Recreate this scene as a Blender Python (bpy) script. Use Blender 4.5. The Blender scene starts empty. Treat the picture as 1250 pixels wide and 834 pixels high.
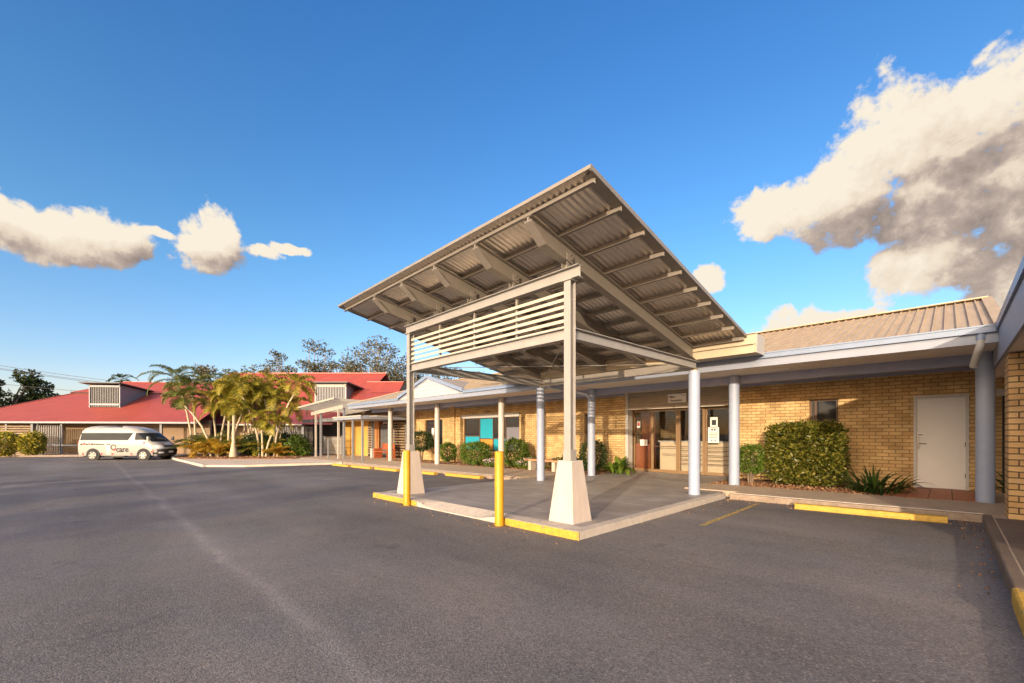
import bpy, bmesh, math, random
import numpy as np
from mathutils import Vector, Matrix
R_ = math.radians
random.seed(7); rng = np.random.default_rng(11)
C = bpy.context.scene.collection
sc = bpy.context.scene

# ------------------------------------------------------------------ helpers
def gz(x):                       # the yard falls gently away to the west
    return .03 + .0121 * min(max(x, -29), 3)

class MB:
    """collects shapes, then links them as ONE mesh object"""
    def __init__(s): s.v = []; s.f = []; s.sm = []
    def add(s, vs, fs, smooth=False):
        b = len(s.v); s.v += [tuple(p) for p in vs]
        s.f += [tuple(i + b for i in f) for f in fs]; s.sm += [smooth] * len(fs)
        return s
    def box(s, x0, x1, y0, y1, z0, z1):
        return s.add([(x0,y0,z0),(x1,y0,z0),(x1,y1,z0),(x0,y1,z0),(x0,y0,z1),(x1,y0,z1),(x1,y1,z1),(x0,y1,z1)],
                     [(0,3,2,1),(4,5,6,7),(0,1,5,4),(1,2,6,5),(2,3,7,6),(3,0,4,7)])
    def hexa(s, p):              # eight corners, bottom ring then top ring
        return s.add(p, [(0,3,2,1),(4,5,6,7),(0,1,5,4),(1,2,6,5),(2,3,7,6),(3,0,4,7)])
    def poly(s, pts): return s.add(pts, [tuple(range(len(pts)))])
    def prism(s, pts, d):        # planar polygon swept by vector d
        n = len(pts); d = Vector(d)
        top = [tuple(Vector(p) + d) for p in pts]
        return s.add(list(pts) + top, [tuple(reversed(range(n))), tuple(range(n, 2*n))] +
                     [(i, (i+1) % n, n + (i+1) % n, n + i) for i in range(n)])
    def strip(s, x0, x1, y0, y1, h, t=.2, n=None):   # slab that follows the fall of the yard
        n = n or max(1, int((x1 - x0) / 4)); xs = [x0 + (x1-x0)*i/n for i in range(n+1)]
        for a, b in zip(xs, xs[1:]):
            za, zb = gz(a), gz(b)
            s.hexa([(a,y0,za+h-t),(b,y0,zb+h-t),(b,y1,zb+h-t),(a,y1,za+h-t),(a,y0,za+h),(b,y0,zb+h),(b,y1,zb+h),(a,y1,za+h)])
        return s
    def bar(s, a, b, w, h, up=(0,0,1)):              # rectangular bar from a to b
        a = Vector(a); b = Vector(b); d = (b-a).normalized()
        side = d.cross(Vector(up)); side = side.normalized() if side.length > 1e-4 else Vector((1,0,0)); u = side.cross(d)
        o = [(-w/2,-h/2),(w/2,-h/2),(w/2,h/2),(-w/2,h/2)]
        return s.hexa([a + side*p + u*q for p, q in o] + [b + side*p + u*q for p, q in o])
    def tube(s, pts, r, n=10, cap=True, smooth=True):
        pts = [Vector(p) for p in pts]; rs = r if isinstance(r, (list, tuple)) else [r]*len(pts)
        vs = []; up = None
        for i, p in enumerate(pts):
            d = (pts[min(i+1, len(pts)-1)] - pts[max(i-1, 0)]).normalized()
            if up is None: up = Vector((1,0,0)) if abs(d.x) < .9 else Vector((0,1,0))
            a = (up - d*up.dot(d)).normalized(); b = d.cross(a); up = a
            vs += [p + (a*math.cos(k*2*math.pi/n) + b*math.sin(k*2*math.pi/n))*rs[i] for k in range(n)]
        fs = [(i*n+k, i*n+(k+1) % n, (i+1)*n+(k+1) % n, (i+1)*n+k) for i in range(len(pts)-1) for k in range(n)]
        s.add(vs, fs, smooth)
        if cap:
            m = (len(pts)-1)*n
            s.add(vs[:n], [tuple(reversed(range(n)))]); s.add(vs[m:], [tuple(range(n))])
        return s
    def cyl(s, x, y, z0, z1, r, n=24): return s.tube([(x,y,z0),(x,y,z1)], r, n)
    def build(s, name, mat, parent=None, world=False, bevel=0, loc=None):
        me = bpy.data.meshes.new(name); me.from_pydata(s.v, [], s.f); me.update()
        me.polygons.foreach_set('use_smooth', s.sm)
        if mat: me.materials.append(mat)
        o = bpy.data.objects.new(name, me); C.objects.link(o)
        if loc: o.location = loc
        if parent:
            o.parent = parent
            if world: o.location = -root_loc(parent)
        if bevel:
            b = o.modifiers.new('bevel', 'BEVEL'); b.width = bevel; b.segments = 2; b.limit_method = 'ANGLE'
        return o
def root_loc(o):
    l = Vector((0,0,0))
    while o: l += o.location; o = o.parent
    return l
def tag(o, label, cat, group=None):
    o['label'] = label; o['category'] = cat
    if group: o['group'] = group
    return o
def thing(name, label, cat, loc=(0,0,0), rz=0, group=None):
    o = bpy.data.objects.new(name, None); C.objects.link(o); o.location = loc; o.rotation_euler = (0,0,rz)
    o.empty_display_size = .2
    return tag(o, label, cat, group)
def struct(o, kind='structure'): o['kind'] = kind; return o
def plabel(o, l): o['label'] = l; return o
def copy_tree(o, parent=None):
    c = o.copy(); C.objects.link(c)
    if parent: c.parent = parent
    for ch in list(o.children): copy_tree(ch, c)
    return c

# ------------------------------------------------------------------ materials
def newmat(name):
    m = bpy.data.materials.new(name); m.use_nodes = True; nt = m.node_tree
    return m, nt, nt.nodes, nt.links, nt.nodes['Principled BSDF']
def mat(name, col, rough=.6, amt=.12, scale=3., metal=0., bump=0., bscale=60., spec=.5, streak=None, col2=None, coat=0, chip=None):
    m, nt, N, L, P = newmat(name)
    P.inputs['Roughness'].default_value = rough; P.inputs['Metallic'].default_value = metal
    P.inputs['Specular IOR Level'].default_value = spec; P.inputs['Coat Weight'].default_value = coat
    g = N.new('ShaderNodeNewGeometry'); no = N.new('ShaderNodeTexNoise')
    no.inputs['Scale'].default_value = scale; no.inputs['Detail'].default_value = 6; no.inputs['Roughness'].default_value = .65
    if streak:
        mp = N.new('ShaderNodeMapping'); mp.inputs['Scale'].default_value = streak
        L.new(g.outputs['Position'], mp.inputs['Vector']); L.new(mp.outputs[0], no.inputs['Vector'])
    else: L.new(g.outputs['Position'], no.inputs['Vector'])
    r = N.new('ShaderNodeValToRGB'); e = r.color_ramp.elements
    c2 = col2 or tuple(c*(1+amt) for c in col)
    e[0].position = .3; e[1].position = .7
    e[0].color = (*[c*(1-amt) for c in col], 1); e[1].color = (*c2, 1)
    L.new(no.outputs['Fac'], r.inputs[0]); L.new(r.outputs[0], P.inputs['Base Color'])
    if chip:
        cc, th, cs_ = chip; nc = N.new('ShaderNodeTexNoise'); nc.inputs['Scale'].default_value = cs_; nc.inputs['Detail'].default_value = 8; nc.inputs['Roughness'].default_value = .7
        L.new(g.outputs['Position'], nc.inputs['Vector']); mc = N.new('ShaderNodeMapRange'); mc.inputs['From Min'].default_value = th; mc.inputs['From Max'].default_value = th+.03; L.new(nc.outputs['Fac'], mc.inputs[0])
        xc = N.new('ShaderNodeMixRGB'); xc.inputs[2].default_value = (*cc,1); L.new(mc.outputs[0], xc.inputs[0]); L.new(r.outputs[0], xc.inputs[1]); L.new(xc.outputs[0], P.inputs['Base Color'])
    if bump:
        n2 = N.new('ShaderNodeTexNoise'); n2.inputs['Scale'].default_value = bscale; n2.inputs['Detail'].default_value = 4
        L.new(g.outputs['Position'], n2.inputs['Vector'])
        b = N.new('ShaderNodeBump'); b.inputs['Strength'].default_value = bump; b.inputs['Distance'].default_value = .01
        L.new(n2.outputs['Fac'], b.inputs['Height']); L.new(b.outputs[0], P.inputs['Normal'])
    return m
def leafmat(name, cols, transl=.3, rough=.5):
    m, nt, N, L, P = newmat(name)
    g = N.new('ShaderNodeNewGeometry'); r = N.new('ShaderNodeValToRGB'); r.color_ramp.interpolation = 'LINEAR'
    e = r.color_ramp.elements
    while len(e) < len(cols): e.new(.5)
    for i, c in enumerate(cols): e[i].position = i/(len(cols)-1); e[i].color = (*c, 1)
    L.new(g.outputs['Random Per Island'], r.inputs[0]); L.new(r.outputs[0], P.inputs['Base Color'])
    P.inputs['Roughness'].default_value = rough; P.inputs['Specular IOR Level'].default_value = .35
    t = N.new('ShaderNodeBsdfTranslucent'); L.new(r.outputs[0], t.inputs['Color'])
    mx = N.new('ShaderNodeMixShader'); mx.inputs[0].default_value = transl
    L.new(P.outputs[0], mx.inputs[1]); L.new(t.outputs[0], mx.inputs[2]); L.new(mx.outputs[0], N['Material Output'].inputs['Surface'])
    return m
def brickmat(name, c1, c2, mortar, dark):
    m, nt, N, L, P = newmat(name)
    g = N.new('ShaderNodeNewGeometry'); sx = N.new('ShaderNodeSeparateXYZ'); L.new(g.outputs['Position'], sx.inputs[0])
    ad = N.new('ShaderNodeMath'); L.new(sx.outputs[0], ad.inputs[0]); L.new(sx.outputs[1], ad.inputs[1])
    cb = N.new('ShaderNodeCombineXYZ'); L.new(ad.outputs[0], cb.inputs[0]); L.new(sx.outputs[2], cb.inputs[1])
    # slight wobble so courses are not ruled
    nw = N.new('ShaderNodeTexNoise'); nw.inputs['Scale'].default_value = 9; L.new(g.outputs['Position'], nw.inputs['Vector'])
    vm = N.new('ShaderNodeVectorMath'); vm.operation = 'SCALE'; vm.inputs['Scale'].default_value = .006; L.new(nw.outputs['Color'], vm.inputs[0])
    va = N.new('ShaderNodeVectorMath'); L.new(cb.outputs[0], va.inputs[0]); L.new(vm.outputs[0], va.inputs[1])
    bt = N.new('ShaderNodeTexBrick'); L.new(va.outputs[0], bt.inputs['Vector'])
    bt.inputs['Scale'].default_value = 1; bt.inputs['Brick Width'].default_value = .24; bt.inputs['Row Height'].default_value = .086
    bt.inputs['Mortar Size'].default_value = .0085; bt.inputs['Mortar Smooth'].default_value = .15; bt.inputs['Bias'].default_value = -.1
    bt.inputs['Color1'].default_value = (*c1,1); bt.inputs['Color2'].default_value = (*c2,1); bt.inputs['Mortar'].default_value = (*mortar,1)
    # per-brick clinker tone plus dark flecks
    n1 = N.new('ShaderNodeTexNoise'); n1.inputs['Scale'].default_value = 2.2; n1.inputs['Detail'].default_value = 3; L.new(g.outputs['Position'], n1.inputs['Vector'])
    r1 = N.new('ShaderNodeMapRange'); r1.inputs['From Min'].default_value = .3; r1.inputs['From Max'].default_value = .7; r1.inputs['To Min'].default_value = .72; r1.inputs['To Max'].default_value = 1.14
    L.new(n1.outputs['Fac'], r1.inputs[0])
    n2 = N.new('ShaderNodeTexNoise'); n2.inputs['Scale'].default_value = 55; n2.inputs['Detail'].default_value = 2; L.new(g.outputs['Position'], n2.inputs['Vector'])
    r2 = N.new('ShaderNodeMapRange'); r2.inputs['From Min'].default_value = .66; r2.inputs['From Max'].default_value = .72; L.new(n2.outputs['Fac'], r2.inputs[0])
    mu = N.new('ShaderNodeVectorMath'); mu.operation = 'SCALE'; L.new(bt.outputs['Color'], mu.inputs[0]); L.new(r1.outputs[0], mu.inputs['Scale'])
    mx = N.new('ShaderNodeMixRGB'); mx.inputs[2].default_value = (*dark,1); L.new(r2.outputs[0], mx.inputs[0]); L.new(mu.outputs[0], mx.inputs[1])
    L.new(mx.outputs[0], P.inputs['Base Color']); P.inputs['Roughness'].default_value = .85
    ml = N.new('ShaderNodeMath'); ml.operation = 'MULTIPLY_ADD'; ml.inputs[1].default_value = -1; L.new(bt.outputs['Fac'], ml.inputs[0])
    n3 = N.new('ShaderNodeTexNoise'); n3.inputs['Scale'].default_value = 90; L.new(g.outputs['Position'], n3.inputs['Vector']); 
    m3 = N.new('ShaderNodeMath'); m3.operation = 'MULTIPLY'; m3.inputs[1].default_value = .5; L.new(n3.outputs['Fac'], m3.inputs[0]); L.new(m3.outputs[0], ml.inputs[2])
    b = N.new('ShaderNodeBump'); b.inputs['Strength'].default_value = .7; b.inputs['Distance'].default_value = .008
    L.new(ml.outputs[0], b.inputs['Height']); L.new(b.outputs[0], P.inputs['Normal'])
    return m
def glassmat(name, tint=(.92,.93,.92), refl=1.0):
    m, nt, N, L, P = newmat(name)
    N.remove(P); t = N.new('ShaderNodeBsdfTransparent'); t.inputs[0].default_value = (*tint,1)
    g = N.new('ShaderNodeBsdfGlossy'); g.inputs['Roughness'].default_value = .02
    fr = N.new('ShaderNodeFresnel'); fr.inputs[0].default_value = 1.42
    mx = N.new('ShaderNodeMixShader'); L.new(fr.outputs[0], mx.inputs[0]); L.new(t.outputs[0], mx.inputs[1]); L.new(g.outputs[0], mx.inputs[2])
    L.new(mx.outputs[0], N['Material Output'].inputs['Surface']); return m
def asphaltmat():
    m, nt, N, L, P = newmat('asphalt')
    g = N.new('ShaderNodeNewGeometry'); pos = g.outputs['Position']
    def noise(scale, det=4, rough=.6, vec=None):
        n = N.new('ShaderNodeTexNoise'); n.inputs['Scale'].default_value = scale; n.inputs['Detail'].default_value = det; n.inputs['Roughness'].default_value = rough
        L.new(vec or pos, n.inputs['Vector']); return n.outputs['Fac']
    def rng_(v, a, b, c, d):
        r = N.new('ShaderNodeMapRange'); L.new(v, r.inputs[0])
        for k, x in zip(('From Min','From Max','To Min','To Max'), (a,b,c,d)): r.inputs[k].default_value = x
        return r.outputs[0]
    mp = N.new('ShaderNodeMapping'); mp.inputs['Rotation'].default_value = (0,0,R_(20)); mp.inputs['Scale'].default_value = (.1,.55,1); L.new(pos, mp.inputs[0])
    big = rng_(noise(.35, 5), .3, .7, .8, 1.2)
    lanes = rng_(noise(1., 5, .6, mp.outputs[0]), .35, .7, .85, 1.3)
    vo = N.new('ShaderNodeTexVoronoi'); vo.inputs['Scale'].default_value = 95; L.new(pos, vo.inputs['Vector'])
    sep = N.new('ShaderNodeSeparateColor'); L.new(vo.outputs['Color'], sep.inputs[0])
    stone = rng_(sep.outputs[0], 0, 1, .68, 1.3)
    lite = rng_(sep.outputs[1], .95, .965, 0, .75)
    spots = rng_(noise(1.7, 3), .67, .74, 1, .72)
    def mul(a, b):
        q = N.new('ShaderNodeMath'); q.operation = 'MULTIPLY'; L.new(a, q.inputs[0]); L.new(b, q.inputs[1]); return q.outputs[0]
    sp = N.new('ShaderNodeSeparateXYZ'); L.new(pos, sp.inputs[0])
    def mth(op, a, b=None, c=None):
        q = N.new('ShaderNodeMath'); q.operation = op
        for i, v in enumerate((a,b,c)):
            if v is None: continue
            if isinstance(v,(int,float)): q.inputs[i].default_value = v
            else: L.new(v, q.inputs[i])
        return q.outputs[0]
    wob = mth('MULTIPLY_ADD', noise(.5, 3), .5, -.25)
    dd = mth('ABSOLUTE', mth('SUBTRACT', mth('SUBTRACT', sp.outputs[1], mth('MULTIPLY_ADD', sp.outputs[0], .023, 1.12)), wob))
    seam = mth('MULTIPLY', rng_(dd, .0, .13, 1, 0), rng_(noise(2.2, 5), .3, .6, .25, 1))
    wear = mth('MULTIPLY_ADD', seam, .38, 1)
    oil = rng_(noise(.9, 4, .7), .70, .78, 1, .75)
    cr_ = N.new('ShaderNodeTexVoronoi'); cr_.feature = 'DISTANCE_TO_EDGE'; cr_.inputs['Scale'].default_value = .32
    wv_ = N.new('ShaderNodeVectorMath'); wv_.operation = 'MULTIPLY_ADD'; wv_.inputs[1].default_value = (.9,.9,0); nq = N.new('ShaderNodeTexNoise'); nq.inputs['Scale'].default_value = 1.4; nq.inputs['Detail'].default_value = 5
    L.new(pos, nq.inputs['Vector']); L.new(nq.outputs['Color'], wv_.inputs[0]); L.new(pos, wv_.inputs[2]); L.new(wv_.outputs[0], cr_.inputs['Vector'])
    crk = mth('MAXIMUM', rng_(cr_.outputs['Distance'], .001, .003, .85, 1), rng_(noise(.22, 2), .46, .5, 1, 0))
    val = mul(mul(mul(mul(mul(mul(big, lanes), stone), spots), wear), oil), crk)
    # warm and cool aggregate
    mixc = N.new('ShaderNodeMixRGB'); L.new(rng_(noise(.8, 4), .35, .65, 0, 1), mixc.inputs[0])
    mixc.inputs[1].default_value = (.120,.116,.121,1); mixc.inputs[2].default_value = (.143,.131,.124,1)
    sc_ = N.new('ShaderNodeVectorMath'); sc_.operation = 'SCALE'; L.new(mixc.outputs[0], sc_.inputs[0]); L.new(val, sc_.inputs['Scale'])
    ml = N.new('ShaderNodeMixRGB'); ml.inputs[2].default_value = (.26,.23,.2,1); L.new(sc_.outputs[0], ml.inputs[1]); L.new(lite, ml.inputs[0])
    L.new(ml.outputs[0], P.inputs['Base Color']); P.inputs['Roughness'].default_value = .8; P.inputs['Specular IOR Level'].default_value = .25
    b = N.new('ShaderNodeBump'); b.inputs['Strength'].default_value = .35; b.inputs['Distance'].default_value = .006
    L.new(vo.outputs['Distance'], b.inputs['Height']); b.invert = True; L.new(b.outputs[0], P.inputs['Normal'])
    return m
def slabmat():
    m, nt, N, L, P = newmat('stamped_concrete')
    g = N.new('ShaderNodeNewGeometry'); bt = N.new('ShaderNodeTexBrick'); L.new(g.outputs['Position'], bt.inputs['Vector'])
    bt.inputs['Scale'].default_value = 1; bt.inputs['Brick Width'].default_value = 1.1; bt.inputs['Row Height'].default_value = .16; bt.inputs['Mortar Size'].default_value = .005
    bt.inputs['Color1'].default_value = (.235,.215,.21,1); bt.inputs['Color2'].default_value = (.285,.265,.255,1); bt.inputs['Mortar'].default_value = (.14,.13,.13,1)
    n = N.new('ShaderNodeTexNoise'); n.inputs['Scale'].default_value = 1.3; n.inputs['Detail'].default_value = 7; L.new(g.outputs['Position'], n.inputs['Vector'])
    r = N.new('ShaderNodeMapRange'); r.inputs['From Min'].default_value = .3; r.inputs['From Max'].default_value = .7; r.inputs['To Min'].default_value = .78; r.inputs['To Max'].default_value = 1.2; L.new(n.outputs['Fac'], r.inputs[0])
    v = N.new('ShaderNodeVectorMath'); v.operation = 'SCALE'; L.new(bt.outputs['Color'], v.inputs[0]); L.new(r.outputs[0], v.inputs['Scale'])
    L.new(v.outputs[0], P.inputs['Base Color']); P.inputs['Roughness'].default_value = .55
    b = N.new('ShaderNodeBump'); b.inputs['Strength'].default_value = .3; b.inputs['Distance'].default_value = .004; b.invert = True
    L.new(bt.outputs['Fac'], b.inputs['Height']); L.new(b.outputs[0], P.inputs['Normal'])
    return m

M = {}
M['asphalt'] = asphaltmat(); M['slab'] = slabmat()
M['brick'] = brickmat('cream_brick', (.63,.445,.205), (.49,.31,.125), (.25,.16,.08), (.14,.07,.03))
M['brick_pier'] = brickmat('pier_brick', (.66,.43,.19), (.50,.29,.11), (.12,.075,.04), (.10,.05,.03))
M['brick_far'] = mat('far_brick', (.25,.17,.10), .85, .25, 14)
M['apron'] = mat('apron_concrete', (.54,.44,.34), .85, .12, 2.5)
M['steel'] = mat('galvanised_paint', (0.24, 0.215, 0.185), .45, .10, 6, metal=.15)
M['steel_light'] = mat('pale_steel_paint', (0.305, 0.292, 0.275), .45, .08, 6, metal=.1)
M['roofsheet'] = mat('corrugated_zinc', (0.74, 0.68, 0.60), .33, .08, 5, metal=.55)
M['cream'] = mat('cream_steel', (0.44, 0.37, 0.26), .5, .06, 4)
M['slat'] = mat('cream_slat', (0.47, 0.415, 0.335), .5, .06, 4)
M['pedestal'] = mat('pedestal_render', (0.47, 0.405, 0.355), .75, .10, 2.2, bump=.15, bscale=120, streak=(3,3,.7), chip=((.36,.30,.25),.68,7))
M['white'] = mat('white_paint', (0.46, 0.445, 0.42), .5, .06, 3)
M['lilac'] = mat('pale_lilac_paint', (0.44, 0.49, 0.6), .45, .06, 4)
M['lilac_dark'] = mat('deep_lilac_paint', (.27,.30,.42), .5, .06, 4)
M['gutter'] = mat('gutter_blue_grey', (0.18, 0.235, 0.34), .4, .07, 4)
M['fascia'] = mat('fascia_pale', (0.235, 0.265, 0.335), .5, .06, 4)
M['soffit'] = mat('soffit_white', (0.76, 0.68, 0.6), .65, .04, 2)
M['column'] = mat('column_lilac_white', (0.29, 0.34, 0.45), .5, .05, 5)
M['column_cream'] = mat('column_warm_white', (0.43, 0.405, 0.375), .5, .06, 5)
M['tanroof'] = mat('tan_roof_sheet', (0.375, 0.295, 0.2), .55, .14, 2.5, streak=(4,.6,.6))
M['redroof'] = mat('red_roof_sheet', (0.31, 0.064, 0.045), .5, .16, 1.2, streak=(2.5,.5,.5))
M['redcap'] = mat('red_roof_cap', (.42,.13,.11), .5, .1, 2)
M['concrete'] = mat('path_concrete', (0.4, 0.31, 0.225), .85, .16, 2.5, bump=.2, bscale=150)
M['concrete_dark'] = mat('stained_concrete', (.135,.10,.075), .8, .3, 1.6, bump=.25, bscale=90)
M['kerb_white'] = mat('kerb_whitewash', (0.43, 0.385, 0.34), .75, .14, 7, bump=.2, chip=((.24,.19,.15),.62,6))
M['kerbface'] = mat('kerb_face', (.26,.20,.15), .85, .25, 9, bump=.25)
M['yellow'] = mat('yellow_paint', (0.5, 0.255, 0.006), .45, .1, 7, chip=((.22,.13,.05),.655,14))
M['yellow_worn'] = mat('worn_yellow_paint', (0.46, 0.285, 0.035), .65, .22, 16, bump=.2, chip=((.20,.16,.12),.60,11))
M['yellow_line'] = mat('worn_line_paint', (.50,.35,.07), .75, .4, 24, col2=(.55,.38,.08), chip=((.125,.115,.11),.50,18))
M['white_line'] = mat('worn_white_line', (.20,.19,.18), .8, .5, 5, col2=(.32,.30,.28))
M['seam'] = mat('asphalt_seam', (.13,.12,.115), .85, .25, 14, col2=(.19,.175,.165))
M['zebra'] = mat('white_road_paint', (.62,.59,.55), .8, .15, 8)
M['soil'] = mat('mulch_soil', (.16,.085,.045), .95, .45, 22, bump=.6, bscale=45)
M['terracotta'] = mat('terracotta_tile', (.38,.14,.07), .6, .18, 9)
M['bronze'] = mat('bronze_aluminium', (.27,.17,.085), .4, .08, 5, metal=.3)
M['brown'] = mat('brown_timber_frame', (.10,.055,.03), .5, .1, 8)
M['door'] = mat('door_white', (0.66, 0.645, 0.62), .45, .04, 1.4)
M['chrome'] = mat('satin_steel', (0.22, 0.21, 0.2), .3, .05, 8, metal=.9)
M['dark'] = mat('dark_interior', (.035,.028,.024), .8, .1, 3)
M['black'] = mat('black_rubber', (.018,.018,.018), .75, .2, 20)
M['roller'] = mat('roller_shutter_tan', (.52,.46,.37), .5, .06, 4)
M['teal'] = mat('teal_panel', (0.014, 0.31, 0.42), .5, .04, 4)
M['orange'] = mat('orange_panel', (.62,.24,.04), .5, .05, 4)
M['greyblind'] = mat('grey_blind', (.17,.17,.20), .6, .05, 4)
M['redwood'] = mat('red_timber', (.34,.085,.03), .5, .2, 6, streak=(12,1,1))
M['benchwood'] = mat('bench_timber', (.42,.22,.11), .6, .2, 8)
M['benchconc'] = mat('bench_concrete', (.46,.40,.33), .8, .12, 8)
M['desk'] = mat('desk_laminate', (.62,.50,.36), .5, .04, 2)
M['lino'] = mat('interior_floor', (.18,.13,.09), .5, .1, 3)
M['cupboard'] = mat('cupboard_wood', (.27,.085,.035), .4, .15, 5, streak=(1,1,8))
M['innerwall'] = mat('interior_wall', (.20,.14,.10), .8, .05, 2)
M['paper'] = mat('paper_white', (.74,.72,.68), .7, .02, 4)
M['ink'] = mat('ink_black', (.03,.03,.035), .7, .05, 4)
M['inkred'] = mat('ink_red', (.55,.06,.05), .7, .05, 4)
M['glass'] = glassmat('clear_glass')
M['darkglass'] = mat('dark_window_glass', (.018,.02,.024), .04, .1, 3, spec=.55)
M['screen'] = mat('screen_grey_slats', (0.13, 0.135, 0.145), .55, .12, 6)
M['screen_pale'] = mat('screen_pale_slats', (0.24, 0.25, 0.275), .5, .1, 5)
M['timber_slat'] = mat('weathered_slat', (.25,.18,.11), .7, .2, 5)
M['yellowwall'] = mat('yellow_render', (0.5, 0.29, 0.065), .75, .08, 3)
M['orangewall'] = mat('orange_brick_wall', (.42,.18,.06), .8, .15, 5)
M['pergola'] = mat('pergola_cream', (0.38, 0.35, 0.3), .5, .06, 4)
M['greysteel'] = mat('grey_post_paint', (0.19, 0.2, 0.215), .5, .08, 5)
M['dormer_roof'] = mat('dark_skillion', (0.04, 0.04, 0.045), .5, .1, 3)
M['bark'] = mat('pale_bark', (.34,.29,.23), .85, .25, 9, bump=.3, bscale=30)
M['bark_dark'] = mat('brown_bark', (.16,.115,.08), .9, .3, 9, bump=.3, bscale=30)
M['palmstem'] = mat('palm_cane', (0.42, 0.35, 0.24), .7, .25, 6, streak=(1,1,6))
M['wire'] = mat('cable_black', (.05,.05,.055), .6, .05, 4)
L_hedge = leafmat('hedge_leaf', [(.03,.045,.008),(.075,.085,.012),(.13,.13,.02),(.20,.17,.03)], .22, .35)
L_bright = leafmat('bright_leaf', [(.045,.09,.012),(.09,.15,.018),(.15,.22,.03)], .3, .4)
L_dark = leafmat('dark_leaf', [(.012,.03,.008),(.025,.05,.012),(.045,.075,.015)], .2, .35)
L_strap = leafmat('strap_leaf', [(.015,.04,.012),(.03,.065,.015),(.06,.10,.02)], .2, .3)
L_euc = leafmat('gum_leaf', [(.07,.08,.055),(.12,.12,.07),(.20,.16,.07)], .3, .5)
L_tree = leafmat('dense_leaf', [(.012,.028,.008),(.03,.05,.012),(.07,.085,.02)], .2, .5)
L_palm = leafmat('cane_palm_leaf', [(.10,.13,.02),(.27,.25,.03),(.52,.38,.05)], .4, .4)
L_palmg = leafmat('green_palm_leaf', [(.05,.085,.018),(.12,.15,.03),(.27,.25,.05)], .35, .4)
L_palmy = leafmat('yellow_palm_leaf', [(.20,.18,.02),(.46,.31,.035),(.56,.28,.04)], .4, .45)
L_gold = leafmat('golden_leaf', [(.06,.09,.015),(.30,.27,.03),(.60,.47,.05)], .3, .45)
L_litter = leafmat('leaf_litter', [(.10,.04,.02),(.24,.12,.06),(.36,.22,.12)], .1, .8)
L_flower = leafmat('pale_flower', [(.55,.35,.40),(.65,.5,.55),(.7,.65,.65)], .2, .6)
L_redfl = leafmat('red_flower', [(.5,.03,.05),(.6,.06,.10)], .2, .6)

# ------------------------------------------------------------------ leaf clouds
def leaf_mesh(pts, size, aspect=.5, name='foliage', m=None, parent=None, up=.35, fold=.25, jitter=.35, dirs=None):
    """folded diamond leaves at pts (n,3)"""
    pts = np.asarray(pts, float); n = len(pts)
    a = rng.normal(size=(n,3)); a[:,2] = a[:,2]*.7 + up*.2
    if dirs is not None: a = a*.8 + np.asarray(dirs)*1.1
    a /= np.linalg.norm(a, axis=1)[:,None]+1e-9
    b = rng.normal(size=(n,3)); b -= a*(b*a).sum(1)[:,None]; b /= np.linalg.norm(b, axis=1)[:,None]+1e-9
    c = np.cross(a, b); s = size*(1+jitter*rng.uniform(-1,1,n))[:,None]
    p0 = pts - a*s*.5; p1 = pts + a*s*.5; q0 = pts + b*s*aspect*.5 + c*s*fold*.3; q1 = pts - b*s*aspect*.5 + c*s*fold*.3
    V = np.stack([p0, q0, p1, q1], 1).reshape(-1,3); I = np.arange(n)*4
    T = np.concatenate([np.stack([I,I+1,I+2],1), np.stack([I,I+2,I+3],1)], 1).reshape(-1,3)
    me = bpy.data.meshes.new(name); me.vertices.add(len(V)); me.vertices.foreach_set('co', V.ravel())
    me.loops.add(T.size); me.loops.foreach_set('vertex_index', T.ravel())
    me.polygons.add(len(T)); me.polygons.foreach_set('loop_start', np.arange(len(T))*3)
    me.update(calc_edges=True); me.validate()
    if m: me.materials.append(m)
    o = bpy.data.objects.new(name, me); C.objects.link(o)
    if parent: o.parent = parent
    return o
def blob_pts(n, r, sq=2., shell=.75, lump=.14, zmin=-1.):
    """points near the surface of a superellipsoid with lumps; r=(rx,ry,rz)"""
    d = rng.normal(size=(int(n*1.6),3)); d /= np.linalg.norm(d, axis=1)[:,None]
    d = d[d[:,2] > zmin][:n]
    k = (np.abs(d)**sq).sum(1)**(-1/sq)
    ph = rng.uniform(0, 6.28, (5,3)); fr = rng.uniform(2, 5, (5,3))
    l = sum(np.sin(d@fr[i] + ph[i,0]) for i in range(5))/5
    rad = k*(1 + lump*l)*(shell + (1-shell)*rng.random(len(d))**.45)*(1+.05*rng.normal(size=len(d)))
    return d*rad[:,None]*np.asarray(r), d
def shrub(name, label, cat, loc, r, zc, n, size, m, group=None, sq=2.4, lump=.14, aspect=.5, stem=True, core=None, sub='foliage'):
    t = thing(name, label, cat, loc, 0, group)
    p, d = blob_pts(n, r, sq, .6, lump)
    p[:,2] += zc; p[:,2] = np.maximum(p[:,2], .03)
    q, d2 = blob_pts(int(n*.04), tuple(c*1.03 for c in r), sq, .95, lump*2); q[:,2] += zc; q[:,2] = np.maximum(q[:,2], .05)
    leaf_mesh(np.concatenate([p,q]), size, aspect, sub, m, t, dirs=np.concatenate([d,d2]), jitter=.5)
    s = MB()
    for k in range(5 if stem else 3):
        a = k*1.3; e = Vector((math.cos(a)*r[0]*.5, math.sin(a)*r[1]*.5, zc))
        s.tube([(math.cos(a)*.04, math.sin(a)*.04, -.05), e*.55 + Vector((0,0,zc*.2)), e + Vector((0,0,r[2]*.3))], [.028,.02,.008], 6)
        s.tube([e*.6+Vector((0,0,zc*.25)), Vector((-e.y*.8, e.x*.8, zc + r[2]*.4))], [.014,.005], 5)
    s.build('stem', M['bark_dark'], t)
    return t

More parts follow.
